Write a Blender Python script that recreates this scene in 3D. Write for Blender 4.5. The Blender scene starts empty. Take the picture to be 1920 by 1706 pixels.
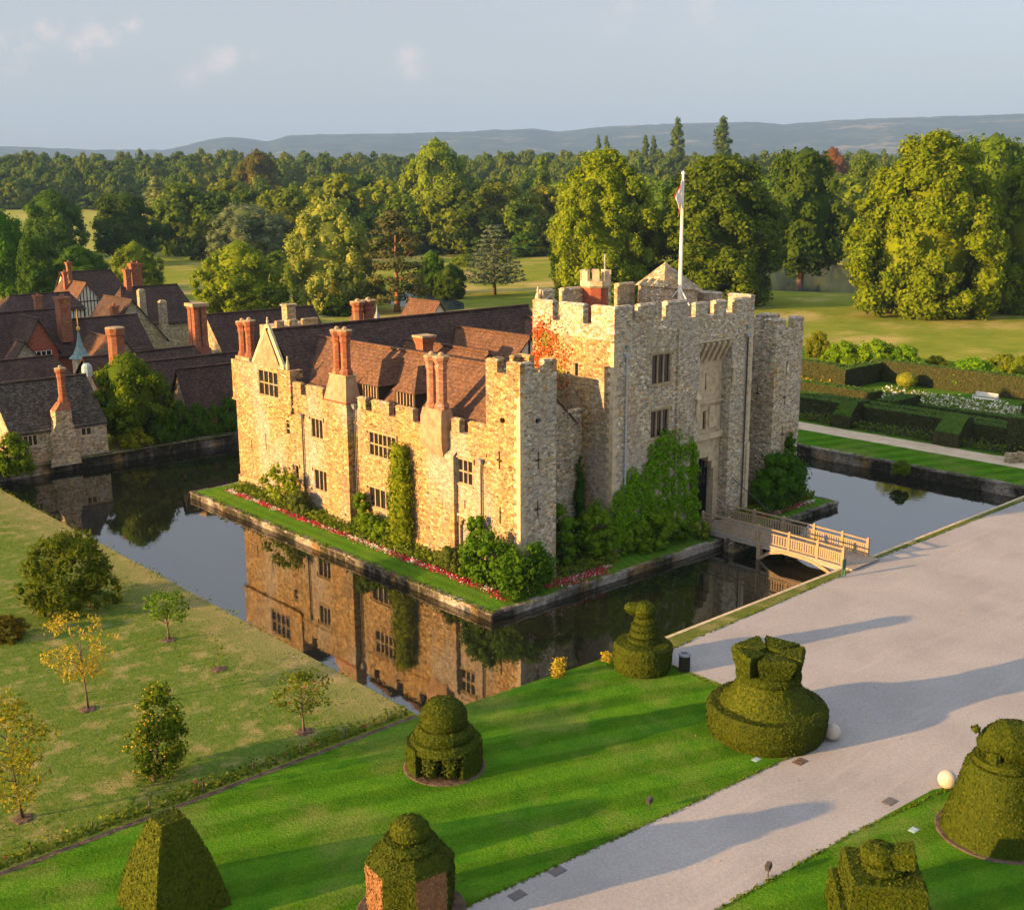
import bpy, bmesh, math, random
import numpy as np
from mathutils import Vector, Matrix, Quaternion
import mathutils.geometry as mgeo
R = math.radians
S = bpy.context.scene
COL = S.collection
# ------------------------------------------------------------------ camera, world, sun, exposure
CAM_F, CAM_P, CAM_R, CAM_Y = 2160.17, R(13.1587), R(-0.242), R(48.0064)
CAM = np.array([-45.316, -49.606, 24.0])
_f = np.array([math.cos(CAM_Y)*math.cos(CAM_P), math.sin(CAM_Y)*math.cos(CAM_P), -math.sin(CAM_P)])
_r = np.array([math.sin(CAM_Y), -math.cos(CAM_Y), 0.0]); _u = np.cross(_r, _f)
RT, UP, FW = _r*math.cos(CAM_R)+_u*math.sin(CAM_R), -_r*math.sin(CAM_R)+_u*math.cos(CAM_R), _f
cd = bpy.data.cameras.new('camera'); cam = bpy.data.objects.new('camera', cd); COL.objects.link(cam)
m = Matrix((( RT[0], UP[0], -FW[0], CAM[0]), (RT[1], UP[1], -FW[1], CAM[1]), (RT[2], UP[2], -FW[2], CAM[2]), (0, 0, 0, 1)))
cam.matrix_world = m
cd.sensor_fit = 'HORIZONTAL'; cd.sensor_width = 36; cd.lens = CAM_F/1920*36
cd.clip_start = 1; cd.clip_end = 30000
S.camera = cam
S.view_settings.view_transform = 'Standard'; S.view_settings.look = 'None'
S.view_settings.exposure = 1.86; S.view_settings.gamma = 1
SUN_AZ, SUN_EL = R(-19), R(11.5)          # heading of the sunlight on the ground, height of the sun
sd = bpy.data.lights.new('sun', 'SUN'); sun = bpy.data.objects.new('sun', sd); COL.objects.link(sun)
sd.energy = 4.4; sd.angle = R(0.6); sd.color = (1.0, 0.55, 0.19)
sv = Vector((math.cos(SUN_AZ)*math.cos(SUN_EL), math.sin(SUN_AZ)*math.cos(SUN_EL), -math.sin(SUN_EL)))
sun.rotation_euler = sv.to_track_quat('-Z', 'Y').to_euler(); sun.location = (-200, 100, 80)
try:
    S.cycles.use_denoising = True; S.cycles.denoiser = 'OPENIMAGEDENOISE'
    S.cycles.max_bounces = 6; S.cycles.diffuse_bounces = 2; S.cycles.glossy_bounces = 2; S.cycles.transmission_bounces = 2
    S.cycles.volume_bounces = 0; S.cycles.transparent_max_bounces = 4; S.cycles.sample_clamp_indirect = 4
    S.cycles.use_adaptive_sampling = True
except Exception: pass

def ray(px, py):
    d = FW*CAM_F + RT*(px-960) - UP*(py-853); return d/np.linalg.norm(d)
def at(px, py, z=0.0):                     # where the sight line through a photo pixel meets height z
    d = ray(px, py); t = (z-CAM[2])/d[2]; q = CAM+d*t; return float(q[0]), float(q[1])
def depth(x, y, z=0): return float((np.array([x, y, z])-CAM) @ FW)

def hpx(x, y, py):                          # height of a vertical line at x, y where it crosses photo row py
    lo, hi = -5, 120
    for _ in range(50):
        mid = (lo+hi)/2; v = np.array([x, y, mid])-CAM
        if 853-CAM_F*(v@UP)/(v@FW) > py: lo = mid
        else: hi = mid
    return lo
def azpx(x, y):
    v = np.array([x, y, 0])-CAM; v[2] = 0
    return 960+CAM_F*(v@RT)/max(1e-3, (v@np.array([math.cos(CAM_Y), math.sin(CAM_Y), 0])))*1.0
def sstep(a, b, x):
    t = min(1, max(0, (x-a)/(b-a))); return t*t*(3-2*t)
def ground_z(x, y):
    d = math.hypot(x-CAM[0], y-CAM[1])
    if d < 330: return 0.0
    z = 33*sstep(560, 1230, d) + 2.0*math.sin(x*.011+1)*math.sin(y*.013)*sstep(480, 700, d)
    return z - 26*sstep(1250, 2200, d)
def atg(px, py):                            # same, on the rolling ground
    d = ray(px, py); t = 20.0
    while t < 9000:
        q = CAM+d*t
        if q[2] <= ground_z(q[0], q[1]): return float(q[0]), float(q[1])
        t += 1.5
    return float(q[0]), float(q[1])

W = bpy.data.worlds.new('World'); S.world = W; W.use_nodes = True
nt = W.node_tree; nt.nodes.clear()
def nn(nt, typ, **kw):
    n = nt.nodes.new(typ)
    for k, v in kw.items():
        if k.startswith('i_'):
            key = k[2:]; key = int(key) if key.isdigit() else key.replace('_', ' ')
            n.inputs[key].default_value = v
        else: setattr(n, k, v)
    return n
out = nn(nt, 'ShaderNodeOutputWorld'); bg = nn(nt, 'ShaderNodeBackground'); bg.inputs['Strength'].default_value = 0.12
sky = nn(nt, 'ShaderNodeTexSky', sky_type='NISHITA', sun_disc=False, sun_elevation=SUN_EL, sun_rotation=math.atan2(-sv.x, -sv.y), altitude=30)
sky.air_density = 1.0; sky.dust_density = 2.2; sky.ozone_density = 1.5
tc = nn(nt, 'ShaderNodeTexCoord')
hs = nn(nt, 'ShaderNodeHueSaturation'); hs.inputs['Saturation'].default_value = 0.62
nt.links.new(sky.outputs[0], hs.inputs['Color'])
tn = nn(nt, 'ShaderNodeMix', data_type='RGBA', blend_type='MULTIPLY'); tn.inputs[0].default_value = 1; tn.inputs[7].default_value = (.66, .66, .72, 1)
nt.links.new(hs.outputs[0], tn.inputs[6])
fx = nn(nt, 'ShaderNodeMix', data_type='RGBA'); fx.inputs[0].default_value = .55; fx.inputs[7].default_value = (1.32, 1.27, 1.24, 1)     # evening haze veil
nt.links.new(tn.outputs[2], fx.inputs[6]); last = fx.outputs[2]
# thin sheets of evening haze cloud, all directions
mp = nn(nt, 'ShaderNodeMapping'); mp.inputs['Scale'].default_value = (3, 3, 22)
nz = nn(nt, 'ShaderNodeTexNoise'); nz.inputs['Scale'].default_value = 1.1; nz.inputs['Detail'].default_value = 3
nt.links.new(tc.outputs['Generated'], mp.inputs[0]); nt.links.new(mp.outputs[0], nz.inputs[0])
mr = nn(nt, 'ShaderNodeMapRange'); mr.inputs[1].default_value = .42; mr.inputs[2].default_value = .75; mr.inputs[4].default_value = .28
nt.links.new(nz.outputs[0], mr.inputs[0])
mx = nn(nt, 'ShaderNodeMix', data_type='RGBA'); mx.inputs[7].default_value = (1.35, 1.3, 1.36, 1)
nt.links.new(mr.outputs[0], mx.inputs[0]); nt.links.new(last, mx.inputs[6]); last = mx.outputs[2]
# small lit evening clouds
n2 = nn(nt, 'ShaderNodeTexNoise'); n2.inputs['Scale'].default_value = 38; n2.inputs['Detail'].default_value = 5; n2.inputs['Roughness'].default_value = .6
nt.links.new(tc.outputs['Generated'], n2.inputs[0])
CLOUDS = [(20, 100, .022, .42), (85, 52, .018, .55), (150, 95, .016, .5), (190, 62, .02, .6), (240, 45, .014, .6), (60, 75, .014, .4),
          (400, 120, .02, .34), (430, 105, .012, .4), (350, 142, .02, .22), (770, 125, .02, .45), (772, 100, .012, .55), (480, 105, .008, .3), (895, 180, .010, .2),
          (1150, 25, .03, .12), (1330, 8, .05, .12)]
for cx_, cy_, rad, amt in CLOUDS:
    d = ray(cx_, cy_)
    ds = nn(nt, 'ShaderNodeVectorMath', operation='DISTANCE'); ds.inputs[1].default_value = tuple(d)
    nt.links.new(tc.outputs['Generated'], ds.inputs[0])
    a = nn(nt, 'ShaderNodeMapRange', interpolation_type='SMOOTHSTEP'); a.inputs[1].default_value = rad; a.inputs[2].default_value = rad*.05; a.inputs[3].default_value = 0; a.inputs[4].default_value = 1
    nt.links.new(ds.outputs['Value'], a.inputs[0])
    b = nn(nt, 'ShaderNodeMapRange'); b.inputs[1].default_value = .42; b.inputs[2].default_value = .68; b.inputs[4].default_value = min(1, amt*2.1)
    nt.links.new(n2.outputs[0], b.inputs[0])
    c = nn(nt, 'ShaderNodeMath', operation='MULTIPLY'); nt.links.new(a.outputs[0], c.inputs[0]); nt.links.new(b.outputs[0], c.inputs[1])
    mx = nn(nt, 'ShaderNodeMix', data_type='RGBA'); mx.inputs[7].default_value = (2.7, 2.1, 1.9, 1)
    nt.links.new(c.outputs[0], mx.inputs[0]); nt.links.new(last, mx.inputs[6]); last = mx.outputs[2]
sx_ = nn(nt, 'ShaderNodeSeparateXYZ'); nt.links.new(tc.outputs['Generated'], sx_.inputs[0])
zr = nn(nt, 'ShaderNodeMapRange', interpolation_type='SMOOTHSTEP'); zr.inputs[1].default_value = .14; zr.inputs[2].default_value = .6; zr.inputs[3].default_value = 1; zr.inputs[4].default_value = 1.75   # sky brightened overhead, out of view, added to fill the shade
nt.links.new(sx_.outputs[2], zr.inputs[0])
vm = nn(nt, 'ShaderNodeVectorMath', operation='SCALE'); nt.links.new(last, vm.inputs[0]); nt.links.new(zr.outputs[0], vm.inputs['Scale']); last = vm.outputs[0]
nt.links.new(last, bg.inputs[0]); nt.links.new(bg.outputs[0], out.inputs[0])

# ------------------------------------------------------------------ materials
MATS = {}
class MT:
    def __init__(s, name, rough=.9, spec=.2):
        s.m = bpy.data.materials.new(name); s.m.use_nodes = True; s.t = s.m.node_tree
        s.b = s.t.nodes['Principled BSDF']; s.b.inputs['Roughness'].default_value = rough; s.b.inputs['Specular IOR Level'].default_value = spec
        MATS[name] = s.m; s.pos = None
    def n(s, typ, **kw): return nn(s.t, typ, **kw)
    def l(s, a, b): s.t.links.new(a, b)
    def p(s, sx=1, sy=1, sz=1, rot=0):
        g = s.n('ShaderNodeNewGeometry'); v = s.n('ShaderNodeMapping'); v.inputs['Scale'].default_value = (sx, sy, sz); v.inputs['Rotation'].default_value = (0, 0, rot)
        s.l(g.outputs['Position'], v.inputs[0]); return v.outputs[0]
    def noise(s, vec, scale, detail=3, rough=.55):
        n = s.n('ShaderNodeTexNoise'); n.inputs['Scale'].default_value = scale; n.inputs['Detail'].default_value = detail; n.inputs['Roughness'].default_value = rough
        s.l(vec, n.inputs[0]); return n.outputs[0]
    def ramp(s, fac, stops):
        r = s.n('ShaderNodeValToRGB'); e = r.color_ramp.elements
        while len(e) < len(stops): e.new(.5)
        for i, (p_, c) in enumerate(stops): e[i].position = p_; e[i].color = (*c, 1) if len(c) == 3 else c
        s.l(fac, r.inputs[0]); return r.outputs[0]
    def rng(s, v, a, b, c=0, d=1):
        r = s.n('ShaderNodeMapRange'); r.inputs[1].default_value = a; r.inputs[2].default_value = b; r.inputs[3].default_value = c; r.inputs[4].default_value = d
        s.l(v, r.inputs[0]); return r.outputs[0]
    def mix(s, f, a, b, mode='MIX'):
        x = s.n('ShaderNodeMix', data_type='RGBA', blend_type=mode)
        for i, v in ((0, f), (6, a), (7, b)):
            if hasattr(v, 'is_output'): s.l(v, x.inputs[i])
            else: x.inputs[i].default_value = v if i == 0 else ((*v, 1) if len(v) == 3 else v)
        return x.outputs[2]
    def mul(s, a, b, op='MULTIPLY'):
        x = s.n('ShaderNodeMath', operation=op)
        for i, v in ((0, a), (1, b)):
            if hasattr(v, 'is_output'): s.l(v, x.inputs[i])
            else: x.inputs[i].default_value = v
        return x.outputs[0]
    def bump(s, h, dist=.03, strength=.6):
        b = s.n('ShaderNodeBump'); b.inputs['Strength'].default_value = strength; b.inputs['Distance'].default_value = dist
        s.l(h, b.inputs['Height']); s.l(b.outputs[0], s.b.inputs['Normal'])
    def col(s, c):
        if hasattr(c, 'is_output'): s.l(c, s.b.inputs['Base Color'])
        else: s.b.inputs['Base Color'].default_value = (*c, 1)
        return s.m

def stone_mat(name, stops, mortar, sx=2.4, sz=4.6, lichen=.5, lcol=(.42, .2, .035), stain=(.2, .19, .16), stain_amt=.5):
    k = MT(name, .95, .15)
    warp = k.n('ShaderNodeTexNoise'); warp.inputs['Scale'].default_value = 1.7; warp.inputs['Detail'].default_value = 2
    v = k.p(sx, sx, sz)
    k.l(k.p(), warp.inputs[0])
    va = k.n('ShaderNodeVectorMath', operation='MULTIPLY_ADD'); va.inputs[1].default_value = (.7, .7, .7)
    k.l(warp.outputs[1], va.inputs[0]); k.l(v, va.inputs[2])
    vo = k.n('ShaderNodeTexVoronoi'); vo.inputs['Scale'].default_value = 1; k.l(va.outputs[0], vo.inputs[0])
    ve = k.n('ShaderNodeTexVoronoi', feature='DISTANCE_TO_EDGE'); ve.inputs['Scale'].default_value = 1; k.l(va.outputs[0], ve.inputs[0])
    sp = k.n('ShaderNodeSeparateColor'); k.l(vo.outputs['Color'], sp.inputs[0])
    c = k.ramp(sp.outputs[0], stops)
    br = k.rng(sp.outputs[1], 0, 1, .6, 1.28)
    c = k.mix(1, c, br, 'MULTIPLY')
    e = k.rng(ve.outputs[0], .02, .09)
    c = k.mix(e, mortar, c)
    st = k.rng(k.noise(k.p(.5, .5, .22), 1.1, 4, .6), .46, .7, 0, stain_amt)
    c = k.mix(st, c, stain)
    if lichen:
        ln = k.rng(k.noise(k.p(), 2.1, 5, .62), .6, .68, 0, lichen)
        c = k.mix(ln, c, lcol)
    big = k.noise(k.p(.35, .35, .2), .9, 5, .65)
    c = k.mix(k.rng(big, .54, .7, 0, .6), c, (.46, .29, .10)); c = k.mix(k.rng(k.noise(k.p(.3, .3, .16), .7, 5, .6), .5, .63, 0, .7), c, (.4, .375, .325))
    dr = k.rng(k.noise(k.p(2.2, 2.2, .12), 1.3, 4, .6), .56, .7, 0, .4); c = k.mix(dr, c, (.2, .18, .14))
    c = k.mix(1, c, k.rng(k.noise(k.p(1, 1, 1.7), 2.6, 3, .7), .34, .66, .62, 1.28), 'MULTIPLY')
    fine = k.rng(k.noise(k.p(), 9, 3), .3, .7, .75, 1.2)
    c = k.mix(1, c, fine, 'MULTIPLY')
    h = k.mul(k.rng(ve.outputs[0], 0, .16), k.rng(k.noise(k.p(), 6, 3), 0, 1, .5, 1))
    k.bump(h, .05, .9)
    return k.col(c)
stone_mat('castle stone', [(0, (.15, .10, .05)), (.22, (.32, .225, .105)), (.5, (.46, .325, .145)), (.72, (.36, .185, .045)), (.86, (.48, .355, .175)), (1, (.58, .45, .26))], (.43, .315, .16), sx=3.3, sz=7.2, lichen=.6)
k = MT('mullion stone', .9); c = k.ramp(k.noise(k.p(), 2.5, 4), [(.3, (.25, .19, .11)), (.55, (.36, .28, .165)), (.75, (.44, .36, .23))]); k.col(c)
stone_mat('wet stone', [(0, (.02, .018, .013)), (.5, (.038, .033, .024)), (1, (.065, .055, .042))], (.025, .023, .018), sx=2.2, sz=4, lichen=.3, lcol=(.05, .065, .015), stain=(.03, .035, .018), stain_amt=.8)
stone_mat('gatehouse stone', [(0, (.25, .215, .16)), (.25, (.47, .42, .32)), (.55, (.62, .55, .41)), (.76, (.50, .32, .10)), (.88, (.6, .53, .4)), (1, (.74, .69, .57))], (.54, .48, .37), sx=3.6, sz=8.2, lichen=.65, stain_amt=.35)  # paler and greyer, lifts the shaded fronts by colour
stone_mat('cottage stone', [(0, (.26, .2, .12)), (.4, (.45, .36, .22)), (.75, (.54, .38, .17)), (1, (.6, .52, .38))], (.46, .38, .25), sx=3.2, sz=6.5, lichen=.5)
stone_mat('moat stone', [(0, (.07, .06, .052)), (.5, (.13, .115, .1)), (1, (.24, .21, .19))], (.07, .06, .05), sx=2.2, sz=4, lichen=.25, lcol=(.1, .13, .03), stain=(.06, .065, .04), stain_amt=.8)
k = MT('dressed stone', .9); c = k.ramp(k.noise(k.p(), 2.5, 4), [(.3, (.34, .28, .18)), (.55, (.52, .43, .28)), (.75, (.58, .5, .36))]); k.bump(k.noise(k.p(), 8, 3), .02, .5); k.col(c)
k = MT('pink plaster', .95); c = k.ramp(k.noise(k.p(), 1.8, 5, .65), [(.3, (.24, .14, .085)), (.5, (.345, .225, .14)), (.7, (.4, .295, .19))]); k.bump(k.noise(k.p(), 7, 4), .03, .6); k.col(c)
def brick_mat(name, a, b, top=(.5, .3, .05), lo=0.0):
    k = MT(name, .9)
    v = k.p(4, 4, 13); vo = k.n('ShaderNodeTexVoronoi'); vo.inputs['Scale'].default_value = 1; k.l(v, vo.inputs[0])
    sp = k.n('ShaderNodeSeparateColor'); k.l(vo.outputs['Color'], sp.inputs[0])
    c = k.ramp(sp.outputs[0], [(0, a), (.6, tuple((x+y)/2 for x, y in zip(a, b))), (1, b)])
    c = k.mix(k.rng(k.noise(k.p(), 1.4, 4, .6), .5, .75, 0, .6), c, (.2, .15, .12))
    c = k.mix(k.rng(k.noise(k.p(), 2.3, 4, .6), .58, .68, 0, .5), c, top)
    k.bump(vo.outputs['Distance'], .02, .6); return k.col(c)
brick_mat('brick', (.19, .062, .034), (.31, .13, .07))
brick_mat('red brick', (.24, .055, .03), (.34, .11, .06), top=(.3, .1, .05))
brick_mat('patterned brick', (.2, .1, .07), (.46, .22, .13), top=(.5, .42, .34))
def roof_mat(name, cols, moss=(.12, .1, .05), mamt=.4):
    k = MT(name, .92, .12)
    v = k.p(5.5, 5.5, 8); vo = k.n('ShaderNodeTexVoronoi'); vo.inputs['Scale'].default_value = 1; k.l(v, vo.inputs[0])
    sp = k.n('ShaderNodeSeparateColor'); k.l(vo.outputs['Color'], sp.inputs[0])
    c = k.ramp(sp.outputs[0], cols)
    c = k.mix(k.rng(k.noise(k.p(), .45, 5, .65), .45, .72, 0, .6), c, tuple(x*.62 for x in cols[0][1]))
    c = k.mix(k.rng(k.noise(k.p(1, 1, .6), 1.6, 5, .65), .55, .7, 0, mamt), c, moss)
    w = k.n('ShaderNodeTexWave', wave_type='BANDS', bands_direction='Z', wave_profile='SAW'); w.inputs['Scale'].default_value = 1.4; w.inputs['Distortion'].default_value = .6; w.inputs['Detail'].default_value = 1
    k.l(k.p(), w.inputs[0])
    c = k.mix(1, c, k.rng(w.outputs[0], 0, 1, .8, 1.1), 'MULTIPLY')
    k.bump(k.mul(w.outputs[0], k.rng(sp.outputs[1], 0, 1, .5, 1)), .05, .8); return k.col(c)
roof_mat('clay tile', [(0, (.085, .049, .034)), (.5, (.125, .07, .045)), (1, (.18, .102, .064))], mamt=.3)
roof_mat('shaded clay tile', [(0, (.045, .032, .029)), (.5, (.07, .047, .039)), (1, (.105, .068, .054))], mamt=.35)  # clay tile darkened, the shade on unlit roofs put into its colour
roof_mat('old slate tile', [(0, (.035, .029, .025)), (.5, (.06, .05, .04)), (1, (.12, .1, .08))], moss=(.16, .15, .1), mamt=.5)
k = MT('leadwork', .5, .4); k.col(k.ramp(k.noise(k.p(), 3), [(.3, (.13, .15, .17)), (.7, (.25, .27, .3))]))
k = MT('pale leadwork', .6, .3); k.col(k.ramp(k.noise(k.p(), 3), [(.3, (.3, .33, .36)), (.7, (.45, .47, .5))]))
k = MT('verdigris copper', .6, .3); k.col(k.ramp(k.noise(k.p(), 4), [(.3, (.09, .17, .16)), (.7, (.2, .29, .28))]))
k = MT('iron', .6, .3); k.col((.05, .045, .045))
k = MT('window glass', .12, .5); w = k.n('ShaderNodeTexVoronoi'); w.inputs['Scale'].default_value = 5; k.l(k.p(), w.inputs[0]); k.bump(w.outputs[0], .02, .25); k.col((.018, .017, .018))
k = MT('dark opening', 1, 0); k.col((.012, .011, .01))  # near-black, stands for the shade inside openings
k = MT('white paint', .6); k.col(k.ramp(k.noise(k.p(), 2), [(.3, (.62, .6, .56)), (.7, (.78, .77, .74))]))
k = MT('cream plaster', .9); k.col(k.ramp(k.noise(k.p(), 2), [(.3, (.6, .55, .42)), (.7, (.72, .68, .56))]))
k = MT('black timber', .8); k.col((.03, .026, .022))
def wood(name, a, b):
    k = MT(name, .8, .2); c = k.ramp(k.noise(k.p(9, 2.2, 9), 1.5, 4, .6), [(.3, a), (.7, b)]); k.bump(k.noise(k.p(9, 2.2, 9), 2, 3), .01, .5); return k.col(c)
wood('oak timber', (.2, .15, .095), (.36, .28, .185)); wood('weathered oak', (.2, .18, .15), (.34, .31, .27))
k = MT('gravel', .95, .1)
c = k.ramp(k.noise(k.p(), .22, 6, .62), [(.3, (.275, .267, .264)), (.5, (.32, .312, .308)), (.7, (.35, .342, .337))])
c = k.mix(1, c, k.rng(k.noise(k.p(), 7, 4, .8), .3, .7, .8, 1.17), 'MULTIPLY')
c = k.mix(k.rng(k.noise(k.p(1.3, .35, 1, R(25)), .8, 5, .7), .58, .75, 0, .5), c, (.31, .28, .26)); c = k.mix(k.rng(k.noise(k.p(.12, 1.5, 1, R(-28)), 1.1, 4, .6), .56, .66, 0, .18), c, (.46, .42, .385)); k.bump(k.noise(k.p(), 9, 4, .8), .03, .5); k.col(c)
k = MT('sandy path', .95, .1); c = k.ramp(k.noise(k.p(), .8, 5), [(.3, (.44, .35, .24)), (.7, (.6, .5, .36))]); k.col(c)
def grass(name, a, b, cdry, dry, stripe=0, ang=0, scale=1, sw=.55, worn=None):
    k = MT(name, 1, 0)
    c = k.mix(k.rng(k.noise(k.p(), .9*scale, 5, .65), .3, .7), a, b)
    if stripe:
        w = k.n('ShaderNodeTexWave', wave_type='BANDS', bands_direction='Y', wave_profile='SIN'); w.inputs['Scale'].default_value = .314/sw; w.inputs['Distortion'].default_value = .5; w.inputs['Detail'].default_value = 2; w.inputs['Detail Scale'].default_value = .8
        k.l(k.p(1, 1, 1, ang), w.inputs[0])
        c = k.mix(1, c, k.rng(w.outputs[0], .3, .7, 1-stripe, 1+stripe), 'MULTIPLY')
    if dry: c = k.mix(k.rng(k.noise(k.p(1, 1, 1), .22*scale, 6, .68), .5, .66, 0, dry), c, cdry)
    if worn:                               # grass worn and dried out towards the bank along the line x = worn[1]
        sx = k.n('ShaderNodeSeparateXYZ'); k.l(k.p(), sx.inputs[0]); w_ = k.mul(sx.outputs[0], k.mul(k.noise(k.p(), .35, 4, .65), 3.2), 'ADD')
        c = k.mix(k.rng(w_, worn[0]+1.6, worn[1]+1.6, 0, .6), c, k.mix(k.noise(k.p(), 2.5, 4, .7), (.2, .17, .07), (.36, .29, .16)))
    fine = k.noise(k.p(), 11, 3, .7)
    c = k.mix(1, c, k.rng(fine, .28, .72, .62, 1.35), 'MULTIPLY')
    k.bump(k.noise(k.p(), 7, 4, .7), .12, .55); return k.col(c)
STRIPE = 20
grass('mown lawn', (.036, .125, .007), (.078, .175, .010), (.19, .19, .055), .5, .15, R(STRIPE), 1, 2.1)
grass('island lawn', (.05, .14, .010), (.085, .175, .014), (.2, .17, .06), .15, .1, R(90), 1, .7)
grass('orchard grass', (.06, .125, .017), (.13, .18, .035), (.32, .26, .12), .7, 0, 0, 3.2, worn=(-19.6, -15.4))
grass('bank grass', (.07, .12, .02), (.14, .15, .04), (.3, .26, .13), .7, 0, 0, 2)
grass('park grass', (.13, .19, .022), (.24, .26, .04), (.52, .38, .17), .8, 0, 0, .16)
grass('dry bank', (.16, .15, .05), (.22, .19, .08), (.4, .32, .18), .9, 0, 0, 2)
grass('field grass', (.24, .28, .05), (.32, .33, .07), (.42, .36, .14), .5, 0, 0, .1)
k = MT('countryside', .95, .08)
vo = k.n('ShaderNodeTexVoronoi'); vo.inputs['Scale'].default_value = 1; k.l(k.p(.0052, .0052, .0001), vo.inputs[0])
sp = k.n('ShaderNodeSeparateColor'); k.l(vo.outputs['Color'], sp.inputs[0])
c = k.ramp(sp.outputs[0], [(0, (.05, .1, .016)), (.45, (.09, .14, .03)), (.7, (.28, .22, .1)), (1, (.1, .16, .03))])
c = k.mix(k.rng(k.noise(k.p(), .03, 6, .7), .4, .65), c, (.07, .1, .022))
k.col(c)
k = MT('hill woods', 1, 0)
c = k.mix(k.rng(k.noise(k.p(1, 1, .3), .0045, 6, .7), .48, .6), (.022, .036, .014), (.06, .075, .03)); c = k.mix(k.rng(k.noise(k.p(1, 1, 4), .0022, 4, .6), .6, .66, 0, .7), c, (.3, .24, .14))
k.bump(k.noise(k.p(), .05, 5, .7), 12, 1); k.col(c)
k = MT('soil', .95, .1); k.bump(k.noise(k.p(), 6, 4), .1, .8); k.col(k.ramp(k.noise(k.p(), 3, 4), [(.3, (.06, .042, .03)), (.7, (.14, .1, .075))]))
k = MT('moat water', .025, .5); k.b.inputs['IOR'].default_value = 2.3
k.bump(k.noise(k.p(1, 1, 1), 1.3, 4, .55), .014, .17); k.col(k.ramp(k.noise(k.p(), .1, 3), [(.3, (.006, .008, .005)), (.7, (.012, .013, .008))]))
def leaf(name, a, b, trans=.35, tint=True, mott=None):
    k = MT(name, .7, .06)
    g = k.n('ShaderNodeNewGeometry'); c = k.mix(g.outputs['Random Per Island'], a, b)
    oi = k.n('ShaderNodeObjectInfo')
    if tint: c = k.mix(1, c, oi.outputs['Color'], 'MULTIPLY')
    c = k.mix(1, c, k.ramp(oi.outputs['Random'], [(0, (.66, .8, .8)), (.5, (1, 1, .95)), (1, (1.35, 1.12, .75))]) if tint == 'wild' else k.rng(oi.outputs['Random'], 0, 1, .88, 1.12), 'MULTIPLY')
    k.col(c)
    if trans:
        tr = k.n('ShaderNodeBsdfTranslucent'); ms = k.n('ShaderNodeMixShader'); ms.inputs[0].default_value = trans
        cc = k.mix(1, c, (1.15, 1.2, .7), 'MULTIPLY'); k.l(cc, tr.inputs[0])
        o = k.t.nodes['Material Output']; k.l(k.b.outputs[0], ms.inputs[1]); k.l(tr.outputs[0], ms.inputs[2]); k.l(ms.outputs[0], o.inputs[0])
    return k.m
leaf('green leaves', (.065, .115, .008), (.15, .205, .014))
leaf('wood leaves', (.06, .105, .008), (.14, .195, .014), .3, 'wild')
leaf('ivy leaves', (.10, .21, .008), (.18, .31, .014))
leaf('yellow leaves', (.26, .2, .02), (.42, .34, .04))
leaf('lime leaves', (.12, .17, .015), (.3, .31, .03))
leaf('needle leaves', (.05, .07, .03), (.1, .12, .05), .15)
leaf('yew clippings', (.024, .045, .003), (.072, .088, .006), .1)
leaf('dead yew', (.2, .1, .045), (.34, .19, .09), .1)
leaf('hedge lit top', (.05, .11, .012), (.085, .15, .02), .15)  # lighter green puts the light on hedge tops into the colour
leaf('hedge shaded side', (.03, .042, .014), (.065, .062, .026), .1)  # darker brown puts the shade on hedge faces into the colour
leaf('hedge leaves', (.022, .042, .011), (.05, .08, .018), .15)
leaf('red creeper', (.28, .035, .012), (.42, .12, .02), .2)
leaf('red petals', (.4, .01, .03), (.55, .05, .12), .2)
leaf('white petals', (.6, .56, .5), (.75, .72, .66), .2)
leaf('ripe fruit', (.5, .3, .04), (.6, .4, .06), 0); leaf('red fruit', (.5, .06, .02), (.55, .12, .04), 0)
k = MT('bark', .95); k.bump(k.noise(k.p(3, 3, .6), 3, 4), .08, .8); k.col(k.ramp(k.noise(k.p(3, 3, .6), 2, 4), [(.3, (.07, .05, .035)), (.7, (.17, .125, .09))]))
k = MT('pine bark', .95); k.col(k.ramp(k.noise(k.p(2, 2, .5), 2, 4), [(.3, (.2, .09, .045)), (.7, (.34, .17, .09))]))
k = MT('pale stone ball', .9); k.bump(k.noise(k.p(), 14, 4), .02, .6); k.col(k.ramp(k.noise(k.p(), 4, 5, .7), [(.3, (.36, .33, .27)), (.7, (.5, .46, .39))]))
k = MT('green enamel', .5, .4); k.col((.015, .09, .06))
k = MT('flag white', .8); k.col((.75, .72, .68)); k = MT('flag red', .8); k.col((.5, .04, .03)); k = MT('flag gold', .8); k.col((.6, .36, .05))
k = MT('pale plate', .5, .3); k.col((.3, .42, .44))
k = MT('drain iron', .7, .3); k.bump(k.noise(k.p(), 20, 2), .02, .6); k.col((.12, .11, .11))
k = MT('lake water', .15, .5); k.bump(k.noise(k.p(), .5, 3), .03, .25); k.col((.035, .05, .065))
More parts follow.
